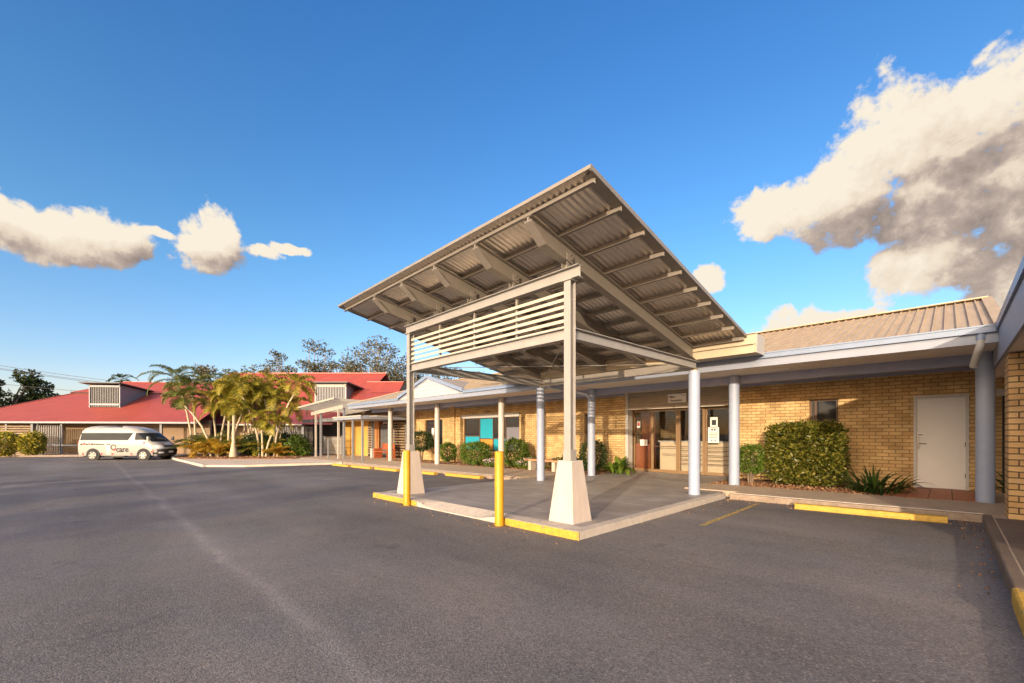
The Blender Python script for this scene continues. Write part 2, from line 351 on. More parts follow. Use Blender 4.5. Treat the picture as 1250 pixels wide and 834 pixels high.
# ------------------------------------------------------------------ camera, light, sky
FA = R_(46.1)                                   # heading, anticlockwise from +Y
cam = bpy.data.objects.new('camera', bpy.data.cameras.new('camera')); C.objects.link(cam)
cam.location = (0,0,1.40); cam.rotation_euler = (R_(90),0,FA)
cam.data.sensor_width = 36; cam.data.lens = 513/1250*36; cam.data.shift_y = 113/1250
cam.data.clip_start = .05; cam.data.clip_end = 5000; sc.camera = cam
RV = Vector((math.cos(FA), math.sin(FA), 0)); FV = Vector((-math.sin(FA), math.cos(FA), 0))
def site(l, d, z=0):                            # survey frame: l to the right of the first sight line, d along it
    p = FV*d + RV*l; return Vector((p.x, p.y, z))
SUN_AZ = math.atan2(.40, -1.0)                  # from +Y clockwise
SUN_EL = R_(9.0)
sun = bpy.data.objects.new('sun', bpy.data.lights.new('sun', 'SUN')); C.objects.link(sun)
to_sun = Vector((math.sin(SUN_AZ)*math.cos(SUN_EL), math.cos(SUN_AZ)*math.cos(SUN_EL), math.sin(SUN_EL)))
sun.rotation_euler = to_sun.to_track_quat('Z', 'Y').to_euler(); sun.location = (5,-10,20)
sun.data.energy = 2.5; sun.data.angle = R_(.5); sun.data.color = (1,.79,.56)

w = bpy.data.worlds.new('World'); sc.world = w; w.use_nodes = True
N = w.node_tree.nodes; L = w.node_tree.links; bg = N['Background']
sky = N.new('ShaderNodeTexSky'); sky.sky_type = 'NISHITA'; sky.sun_disc = False
sky.sun_elevation = SUN_EL; sky.sun_rotation = SUN_AZ; sky.air_density = 1.0; sky.dust_density = .6; sky.ozone_density = 2.0
SKY_S = .15
def math_n(op, a, b=None, c=None, clamp=False, tree=None):
    t = tree or w.node_tree; n = t.nodes.new('ShaderNodeMath'); n.operation = op; n.use_clamp = clamp
    for i, v in enumerate((a, b, c)):
        if v is None: continue
        if isinstance(v, (int, float)): n.inputs[i].default_value = v
        else: t.links.new(v, n.inputs[i])
    return n.outputs[0]
def azel(a, e):
    a, e = R_(a), R_(e); return Vector((math.sin(a)*math.cos(e), math.cos(a)*math.cos(e), math.sin(e)))
# clouds: azimuth, elevation, half width, half height in degrees
BLOBS = [(-96,17.8,6.5,1.9),(-90.2,18.6,3.6,2.1),(-82.3,19.4,3.0,2.5),(-80.6,21.4,1.8,2.2),(-77.0,20.6,2.0,.75),(-73.4,21.5,2.3,.55),(-86.2,19.7,1.6,.5),
 (-13.5,24.3,5.0,2.7),(-7.8,24.2,4.8,4.6),(-3.9,27.2,4.6,4.9),(2.2,26.2,4.5,4.6),(1.2,21.5,6.5,5.0),(4.5,20,4.5,7),(-.2,15.8,6.0,3.2),(4.6,14.2,4.0,4.2),(-9.9,12.3,5.2,1.7),(-21.0,18.3,2.0,1.6),
 (14,21,7,5),(60,30,16,8),(118,30,22,10),(158,15,40,10),(165,30,30,10),(-155,26,24,10),(-120,40,12,5)]  # big clouds around the sun bearing are unseen, added as frontal fill light
grp = bpy.data.node_groups.new('cloud_field', 'ShaderNodeTree')
grp.interface.new_socket('Vector', in_out='INPUT', socket_type='NodeSocketVector')
grp.interface.new_socket('Field', in_out='OUTPUT', socket_type='NodeSocketFloat')
gi = grp.nodes.new('NodeGroupInput'); go = grp.nodes.new('NodeGroupOutput')
vec = gi.outputs[0]
wn = grp.nodes.new('ShaderNodeTexNoise'); wn.inputs['Scale'].default_value = 7; wn.inputs['Detail'].default_value = 4; grp.links.new(vec, wn.inputs['Vector'])
wc = grp.nodes.new('ShaderNodeVectorMath'); wc.operation = 'SUBTRACT'; wc.inputs[1].default_value = (.5,.5,.5); grp.links.new(wn.outputs['Color'], wc.inputs[0])
ws = grp.nodes.new('ShaderNodeVectorMath'); ws.operation = 'SCALE'; ws.inputs['Scale'].default_value = .085; grp.links.new(wc.outputs[0], ws.inputs[0])
wa = grp.nodes.new('ShaderNodeVectorMath'); grp.links.new(vec, wa.inputs[0]); grp.links.new(ws.outputs[0], wa.inputs[1])
acc = None
for (a, e, hw, hh) in BLOBS:
    c = azel(a, e); r = Vector((c.y, -c.x, 0)).normalized(); u = r.cross(c); 
    ds = []
    for ax, h in ((r, hw), (u, hh)):
        dn = grp.nodes.new('ShaderNodeVectorMath'); dn.operation = 'DOT_PRODUCT'; grp.links.new(wa.outputs[0], dn.inputs[0])
        dn.inputs[1].default_value = ax/math.sin(R_(h)*1.12); ds.append(dn.outputs['Value'])
    # r and u are perpendicular to the blob's own axis, so both dots vanish at its centre
    q = math_n('MULTIPLY_ADD', ds[0], ds[0], math_n('MULTIPLY', ds[1], ds[1], tree=grp), tree=grp)
    f = math_n('SUBTRACT', 1, q, tree=grp)
    acc = f if acc is None else math_n('SMOOTH_MAX', acc, f, .18, tree=grp)
n1 = grp.nodes.new('ShaderNodeTexNoise'); n1.inputs['Scale'].default_value = 13; n1.inputs['Detail'].default_value = 9; n1.inputs['Roughness'].default_value = .62; grp.links.new(vec, n1.inputs['Vector'])
n2 = grp.nodes.new('ShaderNodeTexNoise'); n2.inputs['Scale'].default_value = 42; n2.inputs['Detail'].default_value = 6; n2.inputs['Roughness'].default_value = .6; grp.links.new(wa.outputs[0], n2.inputs['Vector'])
nn = math_n('MULTIPLY_ADD', n2.outputs['Fac'], 2.4, math_n('MULTIPLY_ADD', n1.outputs['Fac'], 5.4, -3.95, tree=grp), tree=grp)
grp.links.new(math_n('ADD', math_n('MULTIPLY', math_n('MINIMUM', acc, .95, tree=grp), 1.75, tree=grp), nn, tree=grp), go.inputs[0])
tc = N.new('ShaderNodeTexCoord'); D = tc.outputs['Generated']
def field(off):
    g = N.new('ShaderNodeGroup'); g.node_tree = grp
    if off is None: L.new(D, g.inputs[0])
    else:
        a = N.new('ShaderNodeVectorMath'); a.inputs[1].default_value = off; L.new(D, a.inputs[0]); L.new(a.outputs[0], g.inputs[0])
    return g.outputs[0]
f0 = field(None)
f1 = field(Vector((-.022,-.012,.028)))      # towards the light
f2 = field(Vector((-.05,-.03,.075)))
mr = N.new('ShaderNodeMapRange'); mr.interpolation_type = 'SMOOTHSTEP'; L.new(f0, mr.inputs[0]); mr.inputs['From Min'].default_value = -.1; mr.inputs['From Max'].default_value = .85
SHADE = [(2.0,23.6,4.5,.9),(.8,20.0,5.6,2.0),(-6.3,20.5,4.2,1.7),(-10.6,20.2,3.6,1.0),(3.6,15.0,3.0,2.8),(-92,17.0,8.0,1.1),(-79.5,18.6,3.6,.9)]
dk = None
wn2 = N.new('ShaderNodeTexNoise'); wn2.inputs['Scale'].default_value = 9; wn2.inputs['Detail'].default_value = 5; L.new(D, wn2.inputs['Vector'])
wv = N.new('ShaderNodeVectorMath'); wv.operation = 'MULTIPLY_ADD'; wv.inputs[1].default_value = (.09,.09,.09); L.new(wn2.outputs['Color'], wv.inputs[0])
wd = N.new('ShaderNodeVectorMath'); wd.inputs[1].default_value = (-.045,-.045,-.045); L.new(D, wd.inputs[0]); L.new(wd.outputs[0], wv.inputs[2])
for (a, e_, hw_, hh_) in SHADE:
    c = azel(a, e_); r = Vector((c.y, -c.x, 0)).normalized(); u = r.cross(c); ds = []
    for ax, h in ((r, hw_), (u, hh_)):
        dn = N.new('ShaderNodeVectorMath'); dn.operation = 'DOT_PRODUCT'; L.new(wv.outputs[0], dn.inputs[0]); dn.inputs[1].default_value = ax/math.sin(R_(h)*1.3); ds.append(dn.outputs['Value'])
    f = math_n('SUBTRACT', 1, math_n('MULTIPLY_ADD', ds[0], ds[0], math_n('MULTIPLY', ds[1], ds[1])))
    dk = f if dk is None else math_n('SMOOTH_MAX', dk, f, .4)
dkm = N.new('ShaderNodeMapRange'); dkm.interpolation_type = 'SMOOTHSTEP'; L.new(dk, dkm.inputs[0])
for k_, v_ in zip(('From Min','From Max','To Min','To Max'), (-.7,1.0,0,.27)): dkm.inputs[k_].default_value = v_
lit0 = math_n('MULTIPLY_ADD', math_n('SUBTRACT', f0, f1), .085, math_n('MULTIPLY_ADD', math_n('SUBTRACT', f0, f2), .08, .74))
lit = math_n('SUBTRACT', lit0, dkm.outputs[0])
cr = N.new('ShaderNodeValToRGB'); e = cr.color_ramp.elements
e[0].position = .15; e[0].color = (.20,.165,.155,1); e[1].position = .95; e[1].color = (1.0,.90,.74,1)
k = e.new(.5); k.color = (.52,.42,.36,1); k = e.new(.7); k.color = (.86,.73,.58,1)
L.new(lit, cr.inputs[0])
hsv = N.new('ShaderNodeHueSaturation'); hsv.inputs['Saturation'].default_value = 1.16; L.new(sky.outputs[0], hsv.inputs['Color'])
sz = N.new('ShaderNodeSeparateXYZ'); L.new(D, sz.inputs[0])
gr = N.new('ShaderNodeValToRGB'); e = gr.color_ramp.elements; L.new(sz.outputs[2], gr.inputs[0])
e[0].position = 0; e[0].color = (1.0,.76,.95,1); e[1].position = .75; e[1].color = (.42,.70,1.0,1)
k = e.new(.12); k.color = (.80,.75,.90,1); k = e.new(.35); k.color = (.65,.80,.93,1)
gm = N.new('ShaderNodeVectorMath'); gm.operation = 'MULTIPLY'; L.new(hsv.outputs[0], gm.inputs[0]); L.new(gr.outputs[0], gm.inputs[1])
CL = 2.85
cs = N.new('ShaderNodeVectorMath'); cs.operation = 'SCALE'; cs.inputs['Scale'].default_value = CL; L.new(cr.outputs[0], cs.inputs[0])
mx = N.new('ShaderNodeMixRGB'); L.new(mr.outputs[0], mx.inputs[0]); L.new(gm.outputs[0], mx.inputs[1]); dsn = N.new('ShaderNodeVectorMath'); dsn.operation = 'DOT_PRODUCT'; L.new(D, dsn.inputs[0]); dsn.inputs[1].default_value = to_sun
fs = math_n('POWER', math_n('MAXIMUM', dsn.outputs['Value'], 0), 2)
fc = N.new('ShaderNodeMixRGB'); L.new(fs, fc.inputs[0]); fc.inputs[1].default_value = (1,1,1,1); fc.inputs[2].default_value = (13,11.3,9.6,1); fc.use_clamp = False  # brightens clouds near the sun so the added rear bank gives warm fill
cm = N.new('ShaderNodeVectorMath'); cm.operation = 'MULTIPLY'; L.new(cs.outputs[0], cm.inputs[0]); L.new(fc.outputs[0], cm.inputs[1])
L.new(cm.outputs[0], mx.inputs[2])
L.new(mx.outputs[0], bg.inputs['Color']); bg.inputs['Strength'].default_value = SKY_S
sc.view_settings.view_transform = 'Standard'; sc.view_settings.look = 'None'; sc.view_settings.gamma = 1; sc.view_settings.exposure = 1.18
w.cycles.sampling_method = 'MANUAL'; w.cycles.sample_map_resolution = 512
sc.cycles.use_denoising = True; sc.cycles.max_bounces = 6; sc.cycles.transparent_max_bounces = 16

# ------------------------------------------------------------------ ground and paving
xs = [-3000,-60,-29,-20,-10,-5,0,3,40,3000]; ys = [-3000,-60,-20,-5,0,5,10,20,60,3000]
g = MB(); g.add([(x,y,gz(x)) for x in xs for y in ys], [(i*len(ys)+j,(i+1)*len(ys)+j,(i+1)*len(ys)+j+1,i*len(ys)+j+1) for i in range(len(xs)-1) for j in range(len(ys)-1)])
struct(g.build('ground', M['asphalt']))
KR, KL = 9.78, 9.28                       # kerb lines east and west of the driveway
s = MB(); s.strip(-3.25, .38, KR+.02, 11.35, .13); s.strip(-4.45, -3.25, 10.1, 11.35, .128, n=1); s.strip(.38, 5, 4.9, 11.35, .131); s.strip(.38, 5, 11.35, 13.6, .122)
struct(s.build('footpath', M['concrete']))
s = MB(); s.strip(-31.5, -9.42, KL+.12, 11.7, .125); s.strip(-36, -31.5, 10.4, 14.5, .105); s.strip(-31.5, -23.6, 11.7, 13.6, .118)
struct(s.build('footpath', M['concrete']))
s = MB(); s.strip(.40, 5, -1, 4.9, .10); s.strip(.47, 5, 4.9, 9.36, .136); struct(s.build('side_path', M['concrete_dark']))
s = MB(); s.strip(.36,.46, 5.25, 9.7, .134); struct(s.build('kerb', M['concrete_dark'], bevel=.015))
s = MB(); s.strip(.35,.50, 4.4, 5.25, .137); struct(s.build('painted_kerb', M['yellow_worn'], bevel=.02))
s = MB(); s.strip(-3.3, .38, KR-.06, KR+.02, .118); s.strip(-31.5, -9.42, KL, KL+.12, .11); struct(s.build('kerb', M['kerbface'], bevel=.015))
s = MB(); s.strip(-3.28, .37, KR-.035, KR+.04, .137, .012); s.strip(-31, -9.6, KL+.03, KL+.12, .132, .012); struct(s.build('kerb_line', M['kerb_white']))
# driveway slab with its white kerb, mountable in the middle
s = MB(); s.strip(-9.2, -3.56, 4.78, 11.52, .105); s.strip(-8.16, -4.47, 11.52, 14.02, .109); struct(s.build('driveway', M['slab']))
s = MB(); s.strip(-3.56, -3.40, 4.795, KR+.02, .112); s.strip(-9.36,-9.2, 4.62, 5.6, .112)
NK = 40
for i in range(NK):
    a = -9.36 + i*(5.96/NK); b = a + 5.96/NK
    def hh(x):
        t = min(max((x+7.6)/.7, 0), 1)*min(max((-4.9-x)/.7, 0), 1); t = t*t*(3-2*t); return .112 - .095*t
    ha, hb, za, zb = hh(a), hh(b), gz(a), gz(b)
    s.hexa([(a,4.5,za-.1),(b,4.5,zb-.1),(b,4.79,zb-.1),(a,4.79,za-.1),(a,4.5,za+ha),(b,4.5,zb+hb),(b,4.79,zb+.112),(a,4.79,za+.112)])
struct(s.build('driveway_kerb', M['kerb_white']))
for x0, x1, nm in ((-9.37,-7.45,0),(-4.98,-3.39,0)):
    s = MB()
    n = 12
    for i in range(n):
        a = x0+(x1-x0)*i/n; b = x0+(x1-x0)*(i+1)/n
        s.hexa([(a,4.488,gz(a)-.02),(b,4.488,gz(b)-.02),(b,4.50,gz(b)-.02),(a,4.50,gz(a)-.02),(a,4.488,gz(a)+hh(a)-.004),(b,4.488,gz(b)+hh(b)-.004),(b,4.50,gz(b)+hh(b)-.004),(a,4.50,gz(a)+hh(a)-.004)])
    struct(s.build('painted_kerb', M['yellow_worn']))
# garden beds
s = MB(); s.strip(-3.56, -.95, 11.35, 13.6, .10); s.strip(-4.46,-3.56, 11.35, 13.6, .102)
s.strip(-23.6, -8.17, 11.7, 13.6, .10); struct(s.build('garden_soil', M['soil']))
s = MB(); s.strip(-.95,.38, 11.352, 13.6, .126); struct(s.build('terracotta_paving', M['dark']))
s = MB()
for i in range(4):
    for j in range(7):
        x0 = -.94+i*.33; y0 = 11.37+j*.32
        if y0 > 13.4: continue
        s.box(x0+.005, x0+.322, y0+.005, min(y0+.312,13.59), .10, gz(x0)+.134)
struct(s.build('terracotta_tiles', M['terracotta']))
pts = []
for (x0,x1,y0,y1,n) in ((-4.4,-1.0,11.37,12.6,1500),(-14,-8.3,11.72,12.8,700),(-23,-14,11.72,12.8,700)):
    for _ in range(n):
        x = random.uniform(x0,x1); y = y0+(y1-y0)*random.random()**1.3; pts.append((x,y,gz(x)+.108+random.random()*.02))
o = leaf_mesh(pts, .055, .6, 'leaf_litter', L_litter, None, up=0); struct(o, 'stuff')
pts = []
for (x0,x1,y0,y1,n) in ((-3.2,.3,9.2,9.74,170),(.05,.34,5.4,9.6,90),(-9.3,-3.4,4.1,4.46,110),(-3.38,-3.1,4.8,9.6,60),(-22,-9.6,8.9,9.24,200)):
    for _ in range(n):
        x = random.uniform(x0,x1); f = random.random()**1.8; y = y1-(y1-y0)*f if x0 > -3.39 or x0 < -5 else random.uniform(y0,y1); pts.append((x,y,gz(x)+.008))
o = leaf_mesh(pts, .030, .6, 'leaf_litter', L_litter, None, up=0); struct(o, 'stuff')
# line markings (4 mm above the asphalt)
def line(name, a, b, wd, m, h=.004):
    a = Vector((*a,0)); b = Vector((*b,0)); d = (b-a).normalized(); p = Vector((-d.y,d.x,0))*wd/2; n = 8; s = MB()
    P = [a+(b-a)*i/n for i in range(n+1)]
    for q, r in zip(P, P[1:]): s.poly([(v.x,v.y,gz(v.x)+h) for v in (q-p, r-p, r+p, q+p)])
    return struct(s.build(name, m))
line('parking_line', (-2.62,6.55), (-2.66,9.45), .085, M['yellow_line'])
for x in (-11.9,-14.6,-17.3,-20.0,-22.7): line('parking_line', (x,5.2), (x,9.1), .08, M['white_line'])
s = MB()
for k in range(5):
    a = site(-14.6+k*.25, 23.7+k*.85); b = site(-10.0-k*.1, 23.5+k*.85)
    s.poly([(v.x,v.y,gz(v.x)+.105) for v in (a, b, b+FV*.42, a+FV*.42)])
struct(s.build('crossing_lines', M['zebra']))
# pale concrete apron in front of the palms, and the palm bed behind it
ap = [site(-22.0,27.6), site(-15.7,21.6), site(-13.6,21.3), site(-9.3,23.0), site(-9.3,24.5), site(-12,30.5), site(-21.6,28.4)]
s = MB(); s.prism([(v.x,v.y,gz(v.x)-.1) for v in ap], (0,0,.20)); struct(s.build('apron', M['apron']))
bd = [site(-21.9,28.3), site(-19.5,27.1), site(-14.2,27.3), site(-14.4,33.5), site(-26,34), site(-23.4,29)]
s = MB(); s.prism([(v.x,v.y,gz(v.x)-.1) for v in bd], (0,0,.25)); struct(s.build('palm_bed', M['soil']))
kp = [site(-23.3,28.9), site(-22.0,27.6), site(-18.4,24.2), site(-15.8,21.6)]
s = MB()
for a, b in zip(kp, kp[1:]): s.bar((a.x,a.y,gz(a.x)+.02), (b.x,b.y,gz(b.x)+.02), .18, .22)
struct(s.build('kerb', M['kerb_white'], bevel=.03))

# ------------------------------------------------------------------ entrance canopy
cn = thing('entrance_canopy', 'tall slanting corrugated metal canopy on steel posts over the entrance driveway', 'canopy', (-6.3, 7, gz(-6.3)))
def zr(y): return 4.535 - .2*(y - 4.1)
XR, XL, YF, YB = -2.92, -10.42, 4.16, 9.66
n = int((XR-XL)/.10*8); s = MB()
xs = [XL + (XR-XL)*i/n for i in range(n+1)]
pr = [.016*max(-.8,min(.8,1.3*math.sin((x-XL)/.10*2*math.pi))) for x in xs]
ys = [YF-.06, 6.9, YB]
for t in (0,.0015):
    b = [(x,y,zr(y)+p+.0145+t) for y in ys for x, p in zip(xs, pr)]
    fs = [(j*(n+1)+i, j*(n+1)+i+1, (j+1)*(n+1)+i+1, (j+1)*(n+1)+i) for j in range(2) for i in range(n)]
    s.add(b, fs if t else [tuple(reversed(q)) for q in fs], True)
s.build('roof_sheet', M['roofsheet'], cn, True)
s = MB()                                           # barge and front cappings
for x0, x1 in ((XR-.012,XR+.004),(XL-.004,XL+.012)): s.hexa([(x0,YF-.06,zr(YF-.06)-.02),(x1,YF-.06,zr(YF-.06)-.02),(x1,YB,zr(YB)-.02),(x0,YB,zr(YB)-.02),(x0,YF-.06,zr(YF-.06)+.045),(x1,YF-.06,zr(YF-.06)+.045),(x1,YB,zr(YB)+.045),(x0,YB,zr(YB)+.045)])
for x0, x1 in ((XR-.17,XR-.014),(XL+.014,XL+.17)): s.hexa([(x0,YF,zr(YF)-.006),(x1,YF,zr(YF)-.006),(x1,YB,zr(YB)-.006),(x0,YB,zr(YB)-.006),(x0,YF,zr(YF)+.001),(x1,YF,zr(YF)+.001),(x1,YB,zr(YB)+.001),(x0,YB,zr(YB)+.001)])
s.box(XL-.004, XR+.004, YF-.075, YF-.062, zr(YF)+.005, zr(YF)+.05)
s.build('roof_capping', M['steel'], cn, True)
RX = [-4.05, -5.22, -6.38, -7.54, -8.72]
def ibeam(s, P0, P1, w, h, tw=.012, tf=.012):
    """horizontal-ish I section along x or y given centre-top points"""
    a, b = Vector(P0), Vector(P1); dz = Vector((0,0,1))
    for off, ww, hh in ((-tf/2, w, tf), (-h+tf/2, w, tf), (-h/2, tw, h-2*tf)):
        s.bar(a+dz*off, b+dz*off, ww, hh)
    return s
for i, x in enumerate(RX):
    s = MB()
    top = lambda y: zr(y) - .088
    def bot(y): return top(y) - (.07 + (.245-.07)*min(max((y-4.20)/.30,0),1))
    Y = [4.20, 4.5, 9.6]
    for a, b in zip(Y, Y[1:]):
        s.hexa([(x-.012,a,bot(a)),(x+.012,a,bot(a)),(x+.012,b,bot(b)),(x-.012,b,bot(b)),(x-.012,a,top(a)),(x+.012,a,top(a)),(x+.012,b,top(b)),(x-.012,b,top(b))])
        s.hexa([(x-.075,a,bot(a)-.012),(x+.075,a,bot(a)-.012),(x+.075,b,bot(b)-.012),(x-.075,b,bot(b)-.012),(x-.075,a,bot(a)),(x+.075,a,bot(a)),(x+.075,b,bot(b)),(x-.075,b,bot(b))])
    s.hexa([(x-.075,4.20,top(4.20)-.012),(x+.075,4.20,top(4.20)-.012),(x+.075,9.6,top(9.6)-.012),(x-.075,9.6,top(9.6)-.012),(x-.075,4.20,top(4.20)),(x+.075,4.20,top(4.20)),(x+.075,9.6,top(9.6)),(x-.075,9.6,top(9.6))])
    rf = s.build('rafter', M['steel'], cn, True)
    s = MB(); s.box(x-.055,x-.043,5.0,5.14,3.93,bot(5.0)+.12); s.box(x+.043,x+.055,5.0,5.14,3.93,bot(5.0)+.12); s.box(x-.055,x+.055,5.066,5.078,3.93,bot(5.07))
    for zz in (4.06,4.13): s.tube([(x+.056,5.07,zz),(x+.068,5.07,zz)], .012, 8)
    s.build('bracket', M['steel'], cn, True)
for k in range(10):
    y = 4.24 + k*.591; z1 = zr(y) - .004; s = MB()
    s.box(XL+.08, XR-.035, y-.004, y+.004, z1-.08, z1); s.box(XL+.08, XR-.035, y+.004, y+.05, z1-.006, z1-.001); s.box(XL+.08, XR-.035, y-.05, y-.004, z1-.08, z1-.074)
    s.build('purlin', M['steel'], cn, True)
PX = [-4.0, -8.67]
for x in PX:
    s = MB(); gb = gz(x)+.112
    s.box(x-.062,x+.062,5.07-.066,5.07-.056,.95,3.74); s.box(x-.062,x+.062,5.07+.056,5.07+.066,.95,3.74); s.box(x-.006,x+.006,5.07-.056,5.07+.056,.95,3.74)
    s.box(x-.09,x+.09,4.98,5.16,3.72,3.738)
    s.build('post', M['steel_light'], cn, True, bevel=.003)
    s = MB(); b0, b1 = .238, .135; cy = 5.08
    s.hexa([(x-b0,cy-b0,gb-.05),(x+b0,cy-b0,gb-.05),(x+b0,cy+b0,gb-.05),(x-b0,cy+b0,gb-.05),(x-b1,cy-b1,1.0),(x+b1,cy-b1,1.0),(x+b1,cy+b1,1.0),(x-b1,cy+b1,1.0)])
    s.build('pedestal', M['pedestal'], cn, True, bevel=.008)
    s = MB(); s.box(x-.072,x+.072,4.998,5.142,.98,1.16); s.build('post_sleeve', M['steel_light'], cn, True)
# beams: upper and lower front, lower sides to the two rear columns
s = MB(); ibeam(s, (-8.86,5.07,3.925), (-3.8,5.07,3.925), .13, .185); s.build('beam', M['steel_light'], cn, True)
s = MB(); ibeam(s, (-8.61,5.07,3.02), (-4.065,5.07,3.02), .13, .18); s.build('beam', M['steel_light'], cn, True)
s = MB(); ibeam(s, (-4.0,5.14,3.02), (-3.84,9.28,2.985), .13, .17); s.build('beam', M['steel_light'], cn, True)
s = MB(); ibeam(s, (-8.67,5.14,3.02), (-8.34,9.28,2.985), .13, .17); s.build('beam', M['steel_light'], cn, True)
for i in range(6):
    z = 3.572 - i*.108; s = MB()
    s.hexa([(-8.6,5.045,z-.028),(-4.07,5.045,z-.028),(-4.07,5.06,z-.024),(-8.6,5.06,z-.024),(-8.6,5.06,z+.028),(-4.07,5.06,z+.028),(-4.07,5.075,z+.024),(-8.6,5.075,z+.024)])
    s.build('slat', M['slat'], cn, True)
for x in (-7.5,-6.33,-5.17):
    s = MB(); s.box(x-.022,x+.022,5.08,5.115,3.02,3.74); s.build('mullion', M['steel'], cn, True)
for x, y in ((-3.84,9.2),(-8.34,9.2)):
    s = MB(); s.cyl(x,y,gz(x)+.06,2.77,.117,28); s.build('column', M['column'], cn, True)
    s = MB(); s.box(x-.09,x+.09,y-.09,y+.09,2.765,2.785); s.box(x-.05,x+.05,y-.05,y+.05,2.785,2.815); s.build('column_cap', M['cream'], cn, True)
# rear box gutter
s = MB(); s.box(-10.5,-2.75,9.62,9.64,3.27,3.48); s.box(-10.5,-2.80,9.57,9.64,3.262,3.272); s.box(-10.5,-2.75,9.57,9.66,3.478,3.488)
s.box(-10.5,-2.76,9.66,10.12,3.10,3.262); s.box(-10.5,-2.78,9.63,9.655,3.09,3.25)
s.build('box_gutter', M['cream'], cn, True)
s = MB(); s.box(-2.752,-2.742,9.655,10.15,3.085,3.475); s.build('gutter_end', M['white'], cn, True)
s = MB(); s.bar((-8.3,9.3,2.9),(-3.9,9.3,2.9),.13,.17); s.build('rear_beam', M['steel'], cn, True)
for a, b in (((-8.6,5.15,2.93),(-3.9,9.2,2.93)),((-4.05,5.15,2.95),(-8.3,9.2,2.95))):
    s = MB(); s.tube([a,b], .009, 6); s.build('brace_rod', M['steel'], cn, True)
s = MB(); s.tube([(-8.55,9.75,3.12),(-8.55,9.75,2.93),(-8.5,9.85,2.84),(-8.3,10.6,2.74),(-8.2,11.2,2.68),(-8.17,11.36,2.60)], .05, 12); s.build('downpipe', M['lilac'], cn, True)

# ------------------------------------------------------------------ main brick building
mb = thing('brick_building', 'long low cream brick building with tan metal roof and round columns along its front', 'building', (-8, 13.6, gz(-8)))
YW = 13.6
def wallpiece(s, x0, x1, z0, z1, y0=YW, t=.23): s.box(x0, x1, y0, y0+t, z0, z1)
s = MB(); ZB, ZT = -.5, 2.9
# east wing: window hole and door hole
wx0, wx1, wz0, wz1 = -2.60, -1.98, 1.05, 2.32
dx0, dx1, dz1 = -.57, .31, 2.285
wallpiece(s, -4.47, wx0, ZB, ZT); wallpiece(s, wx0, wx1, ZB, wz0); wallpiece(s, wx0, wx1, wz1, ZT); wallpiece(s, wx1, dx0, ZB, ZT); wallpiece(s, dx0, dx1, dz1, ZT); wallpiece(s, dx1, 1.0, ZB, ZT)
wallpiece(s, 1.0, 5.0, ZB, ZT)
s.build('wall', M['brick'], mb, True); s = MB()
# west wing
holes = [(-21.58,-19.78,.62,2.23),(-17.83,-13.65,.55,2.22),(-10.0,-9.66,1.0,2.21)]
x = -23.66
for (a,b,c,d) in holes:
    wallpiece(s, x, a, ZB, ZT); wallpiece(s, a, b, ZB, c); wallpiece(s, a, b, d, ZT); x = b
wallpiece(s, x, -8.16, ZB, ZT)
s.box(-23.66,-23.43, 13.84, 22, ZB, ZT); s.box(4.8,5,13.84,22,ZB,ZT); s.box(-8.16-.23,-8.16,13.84,18,ZB,ZT); s.box(-4.47,-4.24,13.84,18,ZB,ZT)
s.build('wall', M['brick'], mb, True)
# pier beside the west small window
s = MB(); s.box(-18.95,-18.55,13.5,13.6,-.3,2.88); s.build('brick_pier', M['brick'], mb, True)
# roof: ribbed tan sheet, hipped at the west, with the small gable
EY, EZ, RY, RZ = 10.2, 3.13, 14.0, 4.38
sl = (RZ-EZ)/(RY-EY)
XE, XW = .60, -24.6
GX0, GXP, GX1, GZP = -18.55, -16.0, -13.45, 3.92
def zroof(y): return EZ + sl*(y-EY)
s = MB()
GYP = EY + (GZP-EZ)/sl
s.poly([(XE,EY,EZ),(XE,RY,RZ),(-20.8,RY,RZ),(GXP,GYP,GZP),(GX1,EY,EZ)])
s.poly([(XW,EY,EZ),(GX0,EY,EZ),(GXP,GYP,GZP),(-20.8,RY,RZ)])
s.poly([(GX1,EY,EZ),(GXP,GYP,GZP),(GXP,EY-.05,GZP),(GX1,EY-.05,EZ)]); s.poly([(GX0,EY,EZ),(GX0,EY-.05,EZ),(GXP,EY-.05,GZP),(GXP,GYP,GZP)])
s.poly([(XE,RY,RZ),(XE,17.8,EZ),(XW,17.8,EZ),(-20.8,RY,RZ)]); s.poly([(XW,EY,EZ),(-20.8,RY,RZ),(XW,17.8,EZ)])
x = XE - .05
while x > -20.6:
    y0 = EY
    if GX0 < x < GX1: y0 = EY + (GZP-EZ)*(1-abs(x-GXP)/2.55)/sl
    s.hexa([(x-.016,y0,zroof(y0)-.01),(x+.016,y0,zroof(y0)-.01),(x+.016,RY,RZ-.01),(x-.016,RY,RZ-.01),(x-.009,y0,zroof(y0)+.034),(x+.009,y0,zroof(y0)+.034),(x+.009,RY,RZ+.034),(x-.009,RY,RZ+.034)])
    x -= .15
roof = s.build('roof', M['tanroof'], mb, True)
s = MB(); s.bar((-20.8,RY,RZ+.03),(XE,RY,RZ+.03),.28,.03); s.bar((XE-.02,EY,EZ+.03),(XE-.02,RY,RZ+.03),.16,.04); s.bar((XW,EY,EZ+.01),(-20.8,RY,RZ+.03),.2,.03)
s.build('ridge_cap', M['tanroof'], roof, loc=None)
